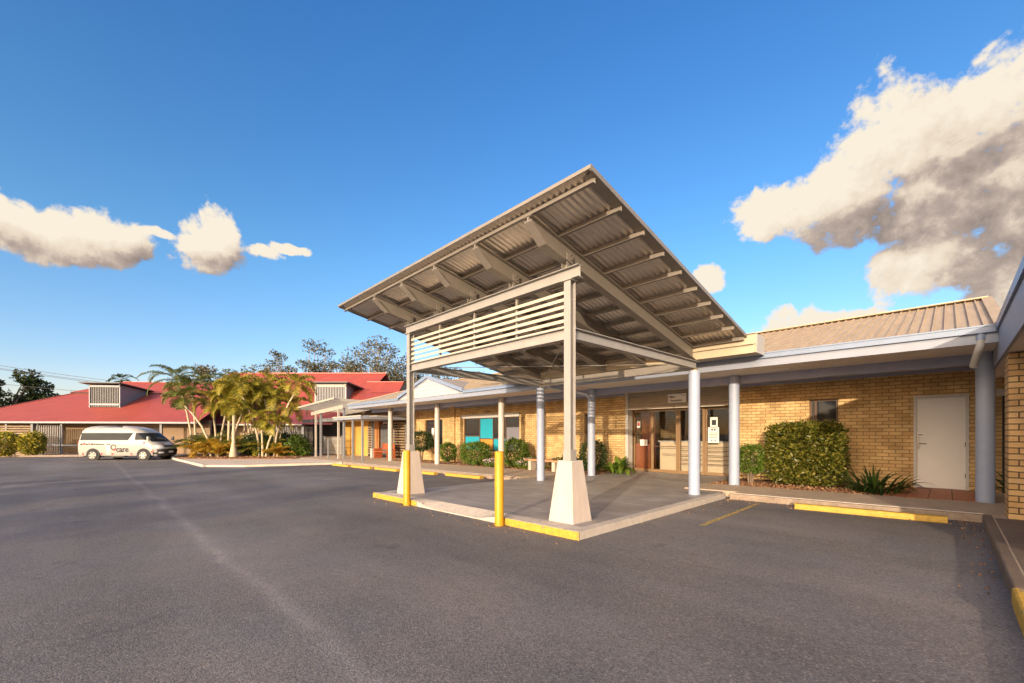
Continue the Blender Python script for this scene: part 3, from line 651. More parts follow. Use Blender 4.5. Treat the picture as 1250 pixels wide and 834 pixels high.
# gutter in two runs either side of the gable, fascia and soffit
def gutter(s, x0, x1):
    for y0,y1,z0,z1 in ((10.17,10.19,3.035,3.15),(10.19,10.30,3.035,3.05),(10.155,10.19,3.13,3.155)): s.box(x0,x1,y0,y1,z0,z1)
s = MB(); gutter(s, GX1, .575); s.build('gutter', M['gutter'], mb, True)
s = MB(); gutter(s, XW, GX0); s.build('gutter', M['gutter'], mb, True)
s = MB(); s.box(XW,.57,10.23,10.26,2.87,3.04); s.box(XW,XW+.03,10.26,17.8,2.87,3.1); s.build('fascia', M['fascia'], mb, True)
s = MB(); s.box(XW+.03,.57,10.26,13.75,2.885,2.90); s.build('soffit', M['soffit'], mb, True)
for x in (-2.3,-5.9,-9.5,-13.1,-16.7,-20.3): s = MB(); s.box(x-.012,x+.012,10.262,13.6,2.879,2.887); s.build('cover_strip', M['soffit'], mb, True)
s = MB(); s.box(-24.4,.55,11.60,11.70,2.69,2.884); s.build('verandah_beam', M['lilac_dark'], mb, True)
s = MB(); s.box(-23.6,-8.2,13.56,13.598,2.80,2.884); s.box(-4.4,.9,13.56,13.598,2.80,2.884); s.build('cornice', M['lilac_dark'], mb, True)
g_ = MB(); g_.prism([(GX0,10.21,3.05),(GX1,10.21,3.05),(GXP,10.21,GZP-.05)], (0,.05,0)); gb = g_.build('gable', M['white'], mb, True)
s = MB()
for k in range(1,5):
    z = 3.05 + k*.165; f = 1-(z-3.05)/(GZP-3.1); s.box(GXP-2.55*f*.96, GXP+2.55*f*.96, 10.195, 10.208, z-.018, z)
s.build('weatherboard_lap', M['lilac_dark'], gb); 
s = MB(); s.bar((GX0-.05,10.16,EZ+.03),(GXP,10.16,GZP+.03),.05,.14); s.bar((GX1+.05,10.16,EZ+.03),(GXP,10.16,GZP+.03),.05,.14); s.build('bargeboard', M['gutter'], mb, True)
s = MB(); s.bar((GX0+.15,10.19,EZ-.05),(GXP,10.19,GZP-.08),.03,.03); s.bar((GX1-.15,10.19,EZ-.05),(GXP,10.19,GZP-.08),.03,.03); s.build('gable_trim', M['lilac_dark'], mb, True)
for o in (roof.children[0], gb.children[0]): o.location = (0,0,0)
# verandah columns
for x, m in ((.46,'column'),(-3.79,'column'),(-8.17,'column'),(-12.57,'column_cream'),(-17.17,'column_cream'),(-21.85,'column_cream')):
    s = MB(); s.cyl(x,11.5,gz(x)+.08,2.884,.123,28); s.build('column', M[m], mb, True)
# windows
def window(x0,x1,z0,z1,frame,mull=(),trans=(),y=YW+.06,fw=.05):
    s = MB(); s.box(x0,x0+fw,y,y+.07,z0,z1); s.box(x1-fw,x1,y,y+.07,z0,z1); s.box(x0+fw,x1-fw,y,y+.07,z0,z0+fw); s.box(x0+fw,x1-fw,y,y+.07,z1-fw,z1)
    for m in mull: s.box(m-fw/2,m+fw/2,y+.002,y+.068,z0+fw,z1-fw)
    for (a,b,z) in trans: s.box(a,b,y+.004,y+.066,z-fw/2,z+fw/2)
    return s.build('window', frame, mb, True)
def pane(win, x0,x1,z0,z1,m,y=YW+.09):
    s = MB(); s.box(x0,x1,y,y+.012,z0,z1); o = s.build('pane', m, win); return o
wn_ = window(wx0,wx1,wz0,wz1,M['brown'],mull=(wx0+.13,)); pane(wn_, wx0+.05,wx1-.05,wz0+.05,wz1-.05,M['darkglass'])
wn_ = window(-21.58,-19.78,.62,2.23,M['brown'],mull=(-20.7,)); pane(wn_, -21.53,-19.83,.67,2.18,M['darkglass'])
s = MB(); s.box(-21.0,-20.75,13.68,13.682,1.1,1.75); s.build('poster', M['paper'], wn_)
wn_ = window(-17.83,-13.65,.55,2.22,M['brown'],mull=(-16.58,-15.55,-14.62),trans=((-17.78,-16.6,1.30),(-16.56,-15.57,1.16),(-15.53,-14.64,1.18)))
for a,b,c,d,m in ((-17.78,-16.61,1.325,2.17,'darkglass'),(-17.78,-16.61,.6,1.275,'teal'),(-16.55,-15.58,1.185,2.17,'teal'),(-16.55,-15.58,.6,1.135,'orange'),(-15.52,-14.65,1.205,2.17,'darkglass'),(-15.52,-14.65,.6,1.155,'teal'),(-14.59,-13.7,.6,2.17,'darkglass')):
    pane(wn_, a,b,c,d,M[m])
s = MB(); s.box(-14.58,-13.71,13.672,13.688,.62,1.72); s.build('blind', M['greyblind'], wn_)
s = MB(); s.box(-18.0,-13.6,13.53,13.598,2.21,2.40); s.build('lintel', M['white'], mb, True)
wn_ = window(-10.0,-9.66,1.0,2.21,M['brown']); pane(wn_, -9.95,-9.71,1.05,2.16,M['darkglass'])
for ch in mb.children:
    if ch.name.startswith('window'):
        for p in ch.children: p.location = (0,0,0)
s = MB(); s.box(-15.95,-15.65,13.57,13.598,2.49,2.55); s.build('vent', M['brown'], mb, True)
# white service door
dr = MB(); dr.box(dx0+.05,dx1-.05,13.66,13.70,gz(0)+.135,dz1-.05); door = dr.build('door', M['door'], mb, True)
s = MB(); s.box(dx0,dx0+.05,13.57,13.72,gz(0)+.1,dz1); s.box(dx1-.05,dx1,13.57,13.72,gz(0)+.1,dz1); s.box(dx0+.05,dx1-.05,13.57,13.72,dz1-.05,dz1); s.build('frame', M['white'], door)
s = MB(); s.box(dx0+.015,dx0+.10,13.64,13.656,1.06,1.33); s.tube([(dx0+.10,13.64,1.18),(dx0+.10,13.60,1.18),(dx0+.22,13.60,1.18)], .010, 8); s.build('handle', M['chrome'], door)
s = MB(); s.box(dx0+.06,dx0+.17,13.655,13.659,1.34,1.42); s.build('door_plate', M['paper'], door)
s = MB(); s.box(dx0+.075,dx0+.155,13.652,13.6545,1.372,1.392); s.build('plate_print', M['ink'], door)
for z in (.42,1.12): s = MB(); s.box(dx1-.062,dx1-.045,13.645,13.66,z,z+.1); s.build('hinge', M['brown'], door)
for p in door.children: p.location = (0,0,0)
s = MB(); s.box(-3.05,-2.45,11.0,11.25,2.868,2.884); s.build('soffit_light', M['paper'], mb, True)
s = MB(); s.tube([(.36,10.25,3.05),(.36,10.25,2.86),(.34,10.3,2.78),(.30,10.75,2.60),(.30,10.78,2.57)], .052, 14); s.build('downpipe', M['white'], mb, True)
s = MB(); s.cyl(.36,10.25,2.93,3.05,.06,14); s.build('downpipe_collar', M['gutter'], mb, True)
# entry: roller shutter box, bronze doors, room behind
s = MB(); 
z = 2.335
s.box(-8.15,-4.48,13.62,13.70,2.27,2.335)
while z < 2.86:
    s.hexa([(-8.06,13.62,z),(-4.48,13.62,z),(-4.48,13.70,z),(-8.06,13.70,z),(-8.06,13.66,z+.05),(-4.48,13.66,z+.05),(-4.48,13.70,z+.05),(-8.06,13.70,z+.05)]); z += .064
s.box(-8.06,-4.48,13.701,13.72,2.30,2.88); s.build('roller_shutter', M['roller'], mb, True)
s = MB(); s.box(-8.158,-8.06,13.58,13.9,.05,2.88); s.build('shutter_guide', M['white'], mb, True)
YE = 14.0; zs = gz(-6.3)+.108
s = MB(); fw = .07
ed = [(-8.06,-7.34),(-7.34,-6.37),(-6.37,-5.48),(-5.48,-4.5)]
for i,(a,b) in enumerate(ed):
    s = MB(); dz = 0 if i in (0,3) else .04; yy = YE - (0 if i in (0,3) else .05)
    wl = .045 if i in (0,3) else .075
    s.box(a+.004,a+wl,yy,yy+.05,zs,2.26); s.box(b-wl,b-.004,yy,yy+.05,zs,2.26); s.box(a+wl,b-wl,yy,yy+.05,zs,zs+.10); s.box(a+wl,b-wl,yy,yy+.05,2.20,2.26)
    d_ = s.build('entry_door' if i in (1,2) else 'side_light', M['bronze'], mb, True)
    s = MB(); s.box(a+wl,b-wl,yy+.02,yy+.028,zs+.10,2.20); q = s.build('pane', M['glass'], d_)
    if i == 2 or i == 3:
        s = MB()
        for k, z in enumerate((.42,.56,.70,.85,.98)):
            s.box(a+wl,b-wl,yy+.014,yy+.019,z-.012,z+.012)
        s.build('safety_strip', M['brown'], d_)
    if i == 1:
        s = MB(); s.box(a+wl,b-wl,yy+.014,yy+.019,.96,.985); s.box(a+.4,b-wl,yy+.014,yy+.019,.70,.72); s.build('safety_strip', M['brown'], d_)
        s = MB(); s.box(b-.15,b-.085,yy-.02,yy+.0,1.12,1.17); s.build('handle', M['chrome'], d_)
    for p in d_.children: p.location = (0,0,0)
s = MB(); s.cyl(-6.35,13.60,2.295,2.325,.028,14); s.build('sensor', M['ink'], mb, True)
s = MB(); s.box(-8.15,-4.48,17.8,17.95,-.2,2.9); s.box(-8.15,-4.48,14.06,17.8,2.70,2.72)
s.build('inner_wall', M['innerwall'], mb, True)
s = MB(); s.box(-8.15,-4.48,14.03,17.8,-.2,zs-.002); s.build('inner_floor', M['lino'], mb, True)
for p in mb.children:
    pass
t = thing('reception_desk', 'pale laminate reception desk with dark lines inside the glass entry', 'desk', (-6.1,14.42,zs))
s = MB(); s.box(-1.15,1.45,0,.6,0,1.06); s.build('counter', M['desk'], t)
s = MB(); s.box(-1.2,1.5,-.06,.66,1.06,1.10); s.build('counter_top', M['white'], t)
t = thing('storage_cupboard', 'reddish wooden cupboard standing behind the left glass panel of the entry', 'cupboard', (-8.1,14.09,zs))
s = MB(); s.box(.06,.62,.0,.4,0,.95); s.build('cabinet', M['cupboard'], t)
s = MB(); s.box(.05,.64,-.02,.42,.95,.98); s.build('cabinet_top', M['redwood'], t)
s = MB(); s.box(.52,.55,-.02,-.005,.55,.6); s.build('knob', M['chrome'], t)
s = MB(); s.box(.06,.62,.44,.48,0,2.2); s.build('back_panel', M['cupboard'], t)
t = thing('dark_bookcase', 'tall dark shelf unit against the back wall of the foyer', 'shelf', (-7.0,17.3,zs))
s = MB(); s.box(-.05,.0,0,.4,0,2.1); s.box(1.2,1.25,0,.4,0,2.1); s.box(0,1.2,.36,.4,0,2.1); s.build('carcass', M['dark'], t)
for k in range(5):
    s = MB(); s.box(0,1.2,0,.36,.2+k*.45,.23+k*.45); s.build('shelf', M['dark'], t)
def text(body, size, loc, m, parent, rot=(R_(90),0,0), ext=.0015, align='LEFT', name='lettering'):
    cu = bpy.data.curves.new(name, 'FONT'); cu.body = body; cu.size = size; cu.extrude = ext; cu.align_x = align; cu.offset = size*.018
    cu.materials.append(m); o = bpy.data.objects.new(name, cu); C.objects.link(o); me = bpy.data.meshes.new_from_object(o); bpy.data.objects.remove(o); o = bpy.data.objects.new(name, me); C.objects.link(o); o.location = loc; o.rotation_euler = rot; o.parent = parent; return o
sg = thing('reception_sign', 'white rectangular sign with two words mounted on the roller shutter above the entry', 'sign', (-6.55,13.60,2.44))
s = MB(); s.box(0,.62,-.012,.012,0,.30); s.build('board', M['paper'], sg)
text('Main', .105, (.05,-.0145,.165), M['ink'], sg); text('Reception', .095, (.09,-.0145,.05), M['ink'], sg)
s = MB(); 
for k in range(4): s.box(.40+k*.05,.43+k*.05,-.0145,-.0125,.27-k*.02,.285-k*.02)
s.build('ornament', M['ink'], sg)
def notice(label, x, z, w_, h_, y, lines, red=False):
    t = thing('notice', label, 'notice', (x,y,z)); s = MB(); s.box(0,w_,-.003,0,0,h_); s.build('sheet', M['paper'], t)
    s = MB()
    for (a,b,c,d) in lines: s.box(a*w_,b*w_,-.0045,-.0032,c*h_,d*h_)
    s.build('print', M['inkred' if red else 'ink'], t)
notice('red and white notice stuck high on the left glass panel', -7.93, 1.62, .13, .24, 13.998, [(.15,.85,.35,.8)], True)
notice('plain white sheet on the lower left glass panel of the entry', -7.80, .98, .28, .22, 13.998, [(.1,.9,.7,.73),(.1,.8,.5,.53),(.1,.85,.3,.33)])
notice('grey framed certificate near the top of the right glass panel', -5.33, 1.60, .23, .34, 13.998, [(.2,.8,.25,.75)])
notice('large white notice below the framed certificate on the right glass', -5.40, 1.12, .34, .50, 13.998, [(.3,.45,.78,.9),(.55,.7,.78,.9),(.1,.9,.62,.65),(.1,.9,.52,.55),(.1,.8,.42,.45),(.1,.85,.32,.35),(.3,.4,.1,.2),(.6,.7,.1,.2)])

# ------------------------------------------------------------------ east wing that comes forward on the right
ew = thing('brick_wing', 'brick wing with deep pale fascia at the right edge coming toward the car park', 'building', (1.2,9.6,gz(1)+.13))
s = MB(); s.box(.60,1.2,9.38,9.98,-.2,2.56); s.box(1.2,6.0,9.38,9.61,-.2,2.56); s.build('wall', M['brick_pier'], ew, True); s = MB(); s.box(1.0,6.0,5.8,6.03,-.2,2.56); s.build('wall', M['brick_pier'], ew, True)  # second wall stays out of view, added to shade the brick beside the door
s = MB(); s.box(.55,.585,5.6,14.2,2.57,3.12); s.box(.585,6.2,5.6,5.635,2.57,3.12); s.build('fascia', M['fascia'], ew, True)
s = MB(); s.box(.52,.55,5.6,14.2,3.06,3.19); s.build('gutter', M['gutter'], ew, True)
s = MB(); s.box(.585,6.2,5.635,14.2,2.585,2.60); s.build('soffit', M['soffit'], ew, True)
s = MB(); s.hexa([(.54,5.55,3.15),(6.2,5.55,3.15),(6.2,14.3,3.15),(.54,14.3,3.15),(2.4,6.6,3.8),(6.2,6.6,3.8),(6.2,12.6,3.8),(2.4,12.6,3.8)]); s.build('roof', M['tanroof'], ew, True)
s = MB(); s.box(.78,1.75,13.50,13.56,gz(1)+.12,2.2); s.build('door', M['dark'], ew, True)
s = MB(); s.box(.70,1.9,13.46,13.595,2.2,2.34); s.build('lintel', M['white'], ew, True)

# ------------------------------------------------------------------ yard furniture
WS = [(-21.4,8.55,'yellow wheel stop farthest along the row, nearest the pergola', .0),(-19.15,8.62,'yellow wheel stop second from the pergola end of the row',.0),(-16.9,8.72,'yellow wheel stop half hidden behind the yellow bollard and pedestal',.0),(-14.3,8.85,'yellow wheel stop just right of the far white pedestal',.0),(-11.8,9.0,'yellow wheel stop nearest the driveway slab, between the two bollards',.0),(-1.0,9.32,'long yellow wheel stop in the right hand parking bay before the hedge',.02)]
def wheelstop_mesh(s, l):
    p = [(-.085,0),(.085,0),(.085,.03),(.06,.10),(-.06,.10),(-.085,.03)]
    n = len(p); e = .06
    s.add([(-l/2,y,z) for y,z in p]+[(-l/2+e,y,z) for y,z in p]+[(l/2-e,y,z) for y,z in p]+[(l/2,y,z) for y,z in p],
          [(k*n+i, k*n+(i+1)%n, (k+1)*n+(i+1)%n, (k+1)*n+i) for k in range(3) for i in range(n)]+[tuple(range(n)), tuple(3*n+i for i in reversed(range(n)))])
    for i in (0,4,5): pass
proto = None
for x, y, lb, rz in WS:
    if proto is None:
        s = MB(); wheelstop_mesh(s, 1.98); proto = s.build('wheel_stop', M['yellow_worn'], None, bevel=.01); o = proto
    else: o = proto.copy(); C.objects.link(o)
    o.location = (x,y,gz(x)-.003); o.rotation_euler = (0,math.atan(-.0121),rz); tag(o, lb, 'wheel stop', 'yellow wheel stops along the kerb')
for x, y, h, lb in ((-4.86,4.40,1.16,'yellow steel bollard nearest the camera in front of the driveway kerb'),(-7.70,4.42,1.13,'yellow steel bollard in front of the far white pedestal')):
    t = thing('bollard', lb, 'bollard', (x,y,gz(x)), 0, 'yellow bollards before the canopy')
    s = MB(); s.tube([(0,0,-.1),(0,0,h-.012),(0,0,h)], [.071,.071,.060], 28); s.build('pipe', M['yellow'], t)
    s = MB(); s.cyl(0,0,-.02,.006,.17,20); s.build('footing', M['concrete_dark'], t)
t = thing('concrete_bench', 'low bench with brown plank seat on pale blocks beside the lilac column', 'bench', (-10.6,11.86,gz(-10.6)+.118))
s = MB(); s.box(-.85,.85,-.2,.2,.36,.42); s.build('seat', M['benchwood'], t, bevel=.01)
for x in (-.6,.6): s = MB(); s.box(x-.07,x+.07,-.16,.16,-.02,.36); s.build('leg', M['benchconc'], t, bevel=.01)
t = thing('timber_bench', 'red brown timber bench with back on the verandah before the slatted screens', 'bench', (-25.0,12.75,gz(-25)+.118))
s = MB()
for k in range(3): s.box(-.95,.85,-.25+k*.17,-.10+k*.17,.40,.45)
s.build('seat', M['redwood'], t)
s = MB(); s.box(-.75,.85,.22,.26,.55,.95); s.build('backrest', M['redwood'], t)
for x in (-.95,.80): s = MB(); s.box(x,x+.1,-.28,.28,0,.62); s.build('side_frame', M['redwood'], t)
t = thing('timber_planter', 'small pale post block at the left end of the red bench', 'planter', (-26.2,12.5,gz(-26)+.118))
s = MB(); s.box(-.09,.09,-.09,.09,0,.62); s.build('block', M['white'], t)

# ------------------------------------------------------------------ link building and walkway pergola to the west
lk = thing('yellow_link_building', 'low flat roofed link with yellow and orange walls behind the pergola posts', 'building', (-29,13.6,gz(-29)))
s = MB(); s.box(-33.6,-29.06,13.6,13.8,-.6,2.35); s.build('wall', M['yellowwall'], lk, True)
s = MB(); s.box(-36.6,-33.6,15.8,16,-.6,2.6); s.box(-29.05,-23.7,15.2,15.4,-.6,2.6); s.build('back_wall', M['orangewall'], lk, True)
s = MB(); s.box(-36.2,-35.6,15.7,15.79,-.2,2.0); s.box(-34.8,-34.0,15.7,15.79,-.2,2.0); s.build('doorway', M['dark'], lk, True)
s = MB(); s.box(-36.8,-23.72,11.6,16,2.35,2.52); s.build('roof', M['roller'], lk, True)
s = MB(); s.box(-36.9,-24.7,11.55,11.6,2.30,2.56); s.build('fascia', M['greysteel'], lk, True)
s = MB(); s.box(-27.9,-27.3,13.5,13.8,-.4,2.35); s.build('brick_pillar', M['orangewall'], lk, True)
for i,(x0,x1) in enumerate(((-29.0,-27.95),(-25.3,-23.75))):
    t = thing('slat_screen', ('dark horizontal slat screen between the yellow wall and the orange pillar','lit horizontal slat screen right of the red bench')[i], 'screen', (x0,13.5,gz(x0)), 0)
    s = MB(); z = .3
    while z < 2.35: s.box(0,x1-x0,-.02,.02,z,z+.085); z += .17
    s.build('slats', M['timber_slat'], t)
    for x in (0,x1-x0): s = MB(); s.box(x-.04,x+.04,.022,.09,0,2.4); s.build('post', M['greysteel'], t)
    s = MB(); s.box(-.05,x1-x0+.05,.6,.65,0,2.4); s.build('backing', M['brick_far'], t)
t = thing('window_grille', 'dark barred opening behind the red timber bench', 'grille', (-27.2,13.6,gz(-27)))
s = MB()
for k in range(12): s.box(.12*k,.12*k+.03,0,.03,.3,2.35)
s.build('bars', M['screen_pale'], t); s = MB(); s.box(-.05,1.8,.2,.25,.2,2.4); s.build('backing', M['dark'], t)
pg = thing('walkway_pergola', 'cream slatted pergola with tall posts at the end of the verandah', 'pergola', (-29,10.6,gz(-29)+.1))
for x, y, z in ((-31.0,10.6,2.85),(-26.95,10.6,3.05),(-31.0,12.6,2.85)):
    s = MB(); s.box(x-.055,x+.055,y-.055,y+.055,-.3,z); s.build('post', M['pergola'], pg, True)
for x, y, z in ((-30.45,10.75,2.85),(-26.45,10.75,3.05)):
    s = MB(); s.box(x-.06,x+.06,y-.06,y+.06,-.3,z); s.build('post', M['greysteel'], pg, True)
s = MB(); s.bar((-31.9,10.6,2.86),(-26.2,10.6,3.12),.07,.24); s.build('beam', M['pergola'], pg, True)
s = MB(); s.bar((-31.9,13.0,2.95),(-26.2,13.0,3.2),.07,.2); s.build('beam', M['pergola'], pg, True)
for k in range(9):
    a = k/8; x = -32.0+a*6.6; z = 3.08+a*.28; s = MB()
    s.bar((x,9.7,z+.12),(x+.1,13.4,z+.02),.05,.16); s.build('slat', M['pergola'], pg, True)
s = MB(); s.bar((-32.2,9.65,3.24),(-25.2,9.65,3.53),.04,.1); s.build('front_rail', M['pergola'], pg, True)
aw = thing('grey_awning', 'small flat grey awning on slim grey posts right of the pergola', 'awning', (-25,10.6,gz(-25)+.1))
s = MB(); s.hexa([(-27.1,10.35,2.27),(-23.1,10.35,2.27),(-23.1,13.4,2.27),(-27.1,13.4,2.27),(-27.1,10.35,2.43),(-23.1,10.35,2.43),(-23.1,13.4,2.43),(-27.1,13.4,2.43)]); s.build('roof', M['fascia'], aw, True)
s = MB(); s.box(-27.15,-23.05,10.3,10.345,2.40,2.48); s.build('gutter', M['pergola'], aw, True)
for x, y in ((-24.66,10.55),(-23.45,10.6),(-27.0,12.9),(-24.66,12.9)):
    s = MB(); s.box(x-.05,x+.05,y-.05,y+.05,-.3,2.27); s.build('post', M['greysteel'], aw, True)
t = thing('guide_post', 'short slim grey post standing in front of the white gate', 'post', (-27.6,10.2,gz(-27.6)+.1))
s = MB(); s.box(-.04,.04,-.04,.04,0,1.25); s.box(-.055,.055,-.055,.055,1.25,1.28); s.build('shaft', M['greysteel'], t)
gt = thing('picket_gate', 'white metal picket gate below the pergola', 'gate', (-35.0,12.6,gz(-29)+.1))
for z in (.12,.72,1.22): s = MB(); s.box(0,3.6,-.02,.02,z,z+.05); s.build('rail', M['white'], gt)
s = MB()
for k in range(26): s.box(.02+k*.14,.055+k*.14,-.045,-.021,.08,1.42)
s.build('pickets', M['white'], gt)
for x in (-.04,3.62): s = MB(); s.box(x-.05,x+.05,-.05,.05,0,1.5); s.build('post', M['greysteel'], gt)

# ------------------------------------------------------------------ planting beside the brick building
shrub('clipped_hedge', 'large boxy clipped hedge below the small window right of the entry', 'hedge', (-2.50,12.62,gz(-2.5)+.1), (.77,.48,.72), .83, 15000, .085, L_hedge, sq=8, lump=.05, aspect=.5)
shrub('box_shrub', 'small bright green squarish shrub just right of the pale lilac column', 'shrub', (-3.62,12.2,gz(-3.6)+.1), (.30,.28,.36), .66, 2600, .06, L_bright, sq=4.5, lump=.05)
shrub('ball_topiary', 'dark rounded topiary shrub behind the lilac column left of the entry', 'shrub', (-8.85,12.55,gz(-8.8)+.1), (.50,.42,.52), .62, 3600, .06, L_dark, sq=2.6, lump=.05, group=None)
shrub('leafy_shrub', 'bright dense shrub below the right end of the coloured window', 'shrub', (-12.9,12.6,gz(-13)+.1), (.62,.5,.60), .62, 3600, .085, L_bright, sq=2.8)
shrub('leafy_shrub', 'bushy bright shrub hiding the bottom left of the coloured window', 'shrub', (-15.5,12.5,gz(-15.5)+.1), (.85,.5,.52), .56, 4200, .085, L_bright, sq=3.)
shrub('leafy_shrub', 'small yellowish green shrub against bare brick left of the coloured window', 'shrub', (-17.85,12.6,gz(-18)+.1), (.48,.42,.48), .58, 2400, .08, L_gold if False else L_bright, sq=2.5)
shrub('ball_tree', 'dark clipped ball topiary on pale stems behind the far post', 'shrub', (-20.4,12.6,gz(-20)+.1), (.75,.6,.55), 1.12, 3600, .08, L_dark, sq=2.6, lump=.05)
for x, y, r, lb in ((-13.95,12.15,(.40,.28,.17),'low grey green flowering clump left of the near bollard'),(-11.7,12.35,(.72,.30,.26),'loose pink flowering clump beside the left end of the concrete bench')):
    t = shrub('flower_clump', lb, 'flowers', (x,y,gz(x)+.1), r, .16, 1100, .07, L_bright, lump=.3)
    p, d = blob_pts(260, r, 2.2, .9, .3, -.1); p[:,2] += .19; leaf_mesh(p, .045, .9, 'petals', L_flower, t)
shrub('low_foliage', 'low dark greenery against the wall behind the concrete bench', 'shrub', (-10.2,12.9,gz(-10)+.1), (1.0,.3,.26), .24, 1300, .09, L_dark, lump=.3)
def strap_clump(name, label, loc, n, ln, m, w_=.045, broad=False, group=None, r0=.12):
    t = thing(name, label, 'plant', loc, 0, group); s = MB()
    for k in range(n):
        a = k*2.399 + random.uniform(-.3,.3); l = ln*random.uniform(.6,1.1); lean = random.uniform(.25,1.15); b = Vector((math.cos(a),math.sin(a),0)); p = Vector((b.x*r0*random.random(), b.y*r0*random.random(), 0))
        el = R_(88) - lean*.55; seg = 6; pts = [p.copy()]; wd = []
        for q in range(seg):
            p = p + (b*math.cos(el) + Vector((0,0,math.sin(el))))*l/seg; pts.append(p.copy()); el -= lean*(.30 if not broad else .42)
        sd = Vector((-b.y,b.x,0)); V = []
        for q, pt in enumerate(pts):
            f = q/seg; ww = w_*(math.sin(math.pi*min(1,f*.75+.25))**.8 if not broad else math.sin(math.pi*(f*.93+.05))) ; 
            V += [pt - sd*ww/2 + Vector((0,0,ww*.25)), pt, pt + sd*ww/2 + Vector((0,0,ww*.25))]
        s.add(V, [(3*q+c,3*q+c+1,3*q+c+4,3*q+c+3) for q in range(seg) for c in (0,1)], True)
    s.build('leaves', m, t); return t
strap_clump('strappy_lily', 'dark green strappy clump between the clipped hedge and the white door', (-1.12,12.05,gz(-1)+.09), 85, .72, L_strap, .05, r0=.5)
strap_clump('broadleaf_plant', 'bright broad leaved plant at the left foot of the entry doors', (-7.95,12.75,gz(-8)+.1), 26, .75, L_bright, .2, True, r0=.35)
t = strap_clump('flowering_plant', 'dark leaved plant with red flowers between the right column and pier', (.95,12.2,gz(.9)+.12), 26, .9, L_strap, .06, r0=.25)
leaf_mesh(np.array([(random.uniform(-.2,.2),random.uniform(-.2,.2),random.uniform(.5,.9)) for _ in range(40)]), .08, .9, 'petals', L_redfl, t)

# ------------------------------------------------------------------ palms on the island
def frond_pts(base, az, l, el0, droop, seg=9):
    p = Vector(base); el = el0; out = [p.copy()]
    for q in range(seg):
        p = p + Vector((math.cos(az)*math.cos(el), math.sin(az)*math.cos(el), math.sin(el)))*l/seg; out.append(p.copy()); el -= droop/seg*(1+q*.12)
    return out
def fronds(s, base, n, l, spread, m=None, lw=.045, ll=.42, up=1.25, droop=1.4):
    for k in range(n):
        az = k*2.399 + random.uniform(-.35,.35); f = k/n
        el0 = up - f*spread + random.uniform(-.1,.1)
        pts = frond_pts(base, az, l*random.uniform(.8,1.1), el0, droop+random.uniform(-.3,.4))
        s.tube(pts, [.022-.018*i/(len(pts)-1) for i in range(len(pts))], 4, cap=False)
        side = Vector((-math.sin(az), math.cos(az), 0))
        for i in range(2, len(pts)):
            for sub in (0,.17,.34,.5,.67,.84):
                if i == len(pts)-1 and sub > 0: continue
                p = pts[i] if sub == 0 else pts[i].lerp(pts[i+1], sub)
                d = (pts[min(i+1,len(pts)-1)] - pts[i-1]).normalized(); fr = (i+sub)/(len(pts)-1)
                L_ = ll*(math.sin(math.pi*min(1,fr*.85+.12))**.6)*random.uniform(.8,1.15)
                for sg_ in (-1,1):
                    a = p; tip = p + side*sg_*L_*.72 + d*L_*.55 + Vector((0,0,L_*random.uniform(-.05,.2)))
                    e2 = tip + side*sg_*L_*.22 + d*L_*.12 - Vector((0,0,L_*.42))
                    wv = d.cross(side)*.0 + d*lw
                    s.add([a - wv*.3, a + wv*.4, tip + wv*.45, tip - wv*.45, e2], [(0,1,2,3),(3,2,4)])
def palm(label, l, d, h, lean=(0,0), n=9, fl=1.9, m='L', stems=1, r=.07, name='cane_palm', group='cane palms on the island', swollen=False, up=1.25, spread=1.25):
    b = site(l, d); b.z = gz(b.x)+.12
    t = thing(name, label, 'palm', b, FA, group)
    cr = None; s0 = MB()
    for k in range(stems):
        hk = h*(1-.14*k); ox = (k-.5*(stems-1))*.5; lx = lean[0]+ox*1.4; ly = lean[1]+random.uniform(-.3,.3)
        pts = [Vector((ox*.5 + lx*q*q, ly*q*q, hk*q)) for q in (0,.15,.35,.6,.85,1)]
        s = MB(); rr = [r*(2.6 if swollen else 1.3), r*(1.9 if swollen else 1.05), r, r*.9, r*.85, r*1.1]
        s.tube(pts, rr, 10); s.build('trunk', M['palmstem'], t)
        s = MB(); top = pts[-1]; s.tube([top, top+Vector((lx*.1,0,.55))], [r*1.1, r*.5], 8); s.build('crownshaft', m, t)
        fronds(s0, top+Vector((lx*.1,0,.45)), n+2, fl*.92, spread, up=up)
    s0.build('crown', m, t); return t
palm('tall palm with dark arching fronds at the far left of the island', -23.6,31.2, 5.2, (-.8,0), 11, 2.5, L_palmg, 2)
palm('tall upright green palm with stiff fronds behind the yellow canes', -21.9,32.6, 4.9, (.3,0), 11, 2.3, L_palmg, 2)
palm('leaning pale stemmed cane in front of the tall left palms', -21.2,29.6, 3.6, (-1.8,0), 9, 1.7, L_palmg, 1)
palm('yellow green palm left of the white swollen trunk', -20.4,30.4, 3.9, (.5,0), 10, 2.0, L_palm, 2)
palm('short palm on a smooth white swollen trunk at the front of the bed', -18.95,28.6, 2.9, (-.1,0), 10, 1.7, L_palm, 1, .11, swollen=True)
palm('slim cane leaning left just right of the white trunk', -17.9,29.8, 4.5, (-1.2,0), 9, 1.9, L_palm, 1)
palm('clump of upright yellow canes in the middle right of the bed', -17.3,30.6, 4.3, (.2,0), 10, 1.9, L_palm, 3)
palm('cane leaning right with the most drooping crown of the island', -16.9,29.9, 4.5, (1.6,0), 10, 1.9, L_palm, 1)
palm('short golden cane low between the leaning stems', -17.2,29.2, 2.2, (.3,0), 9, 1.4, L_palm, 2)
palm('rounded yellow green palm between the left pair and the white trunk', -21.6,30.9, 3.4, (.2,0), 12, 2.0, L_palm, 2)
palm('dense green palm filling the middle back of the island', -20.6,32.4, 4.2, (.6,0), 12, 2.2, L_palmg, 2)
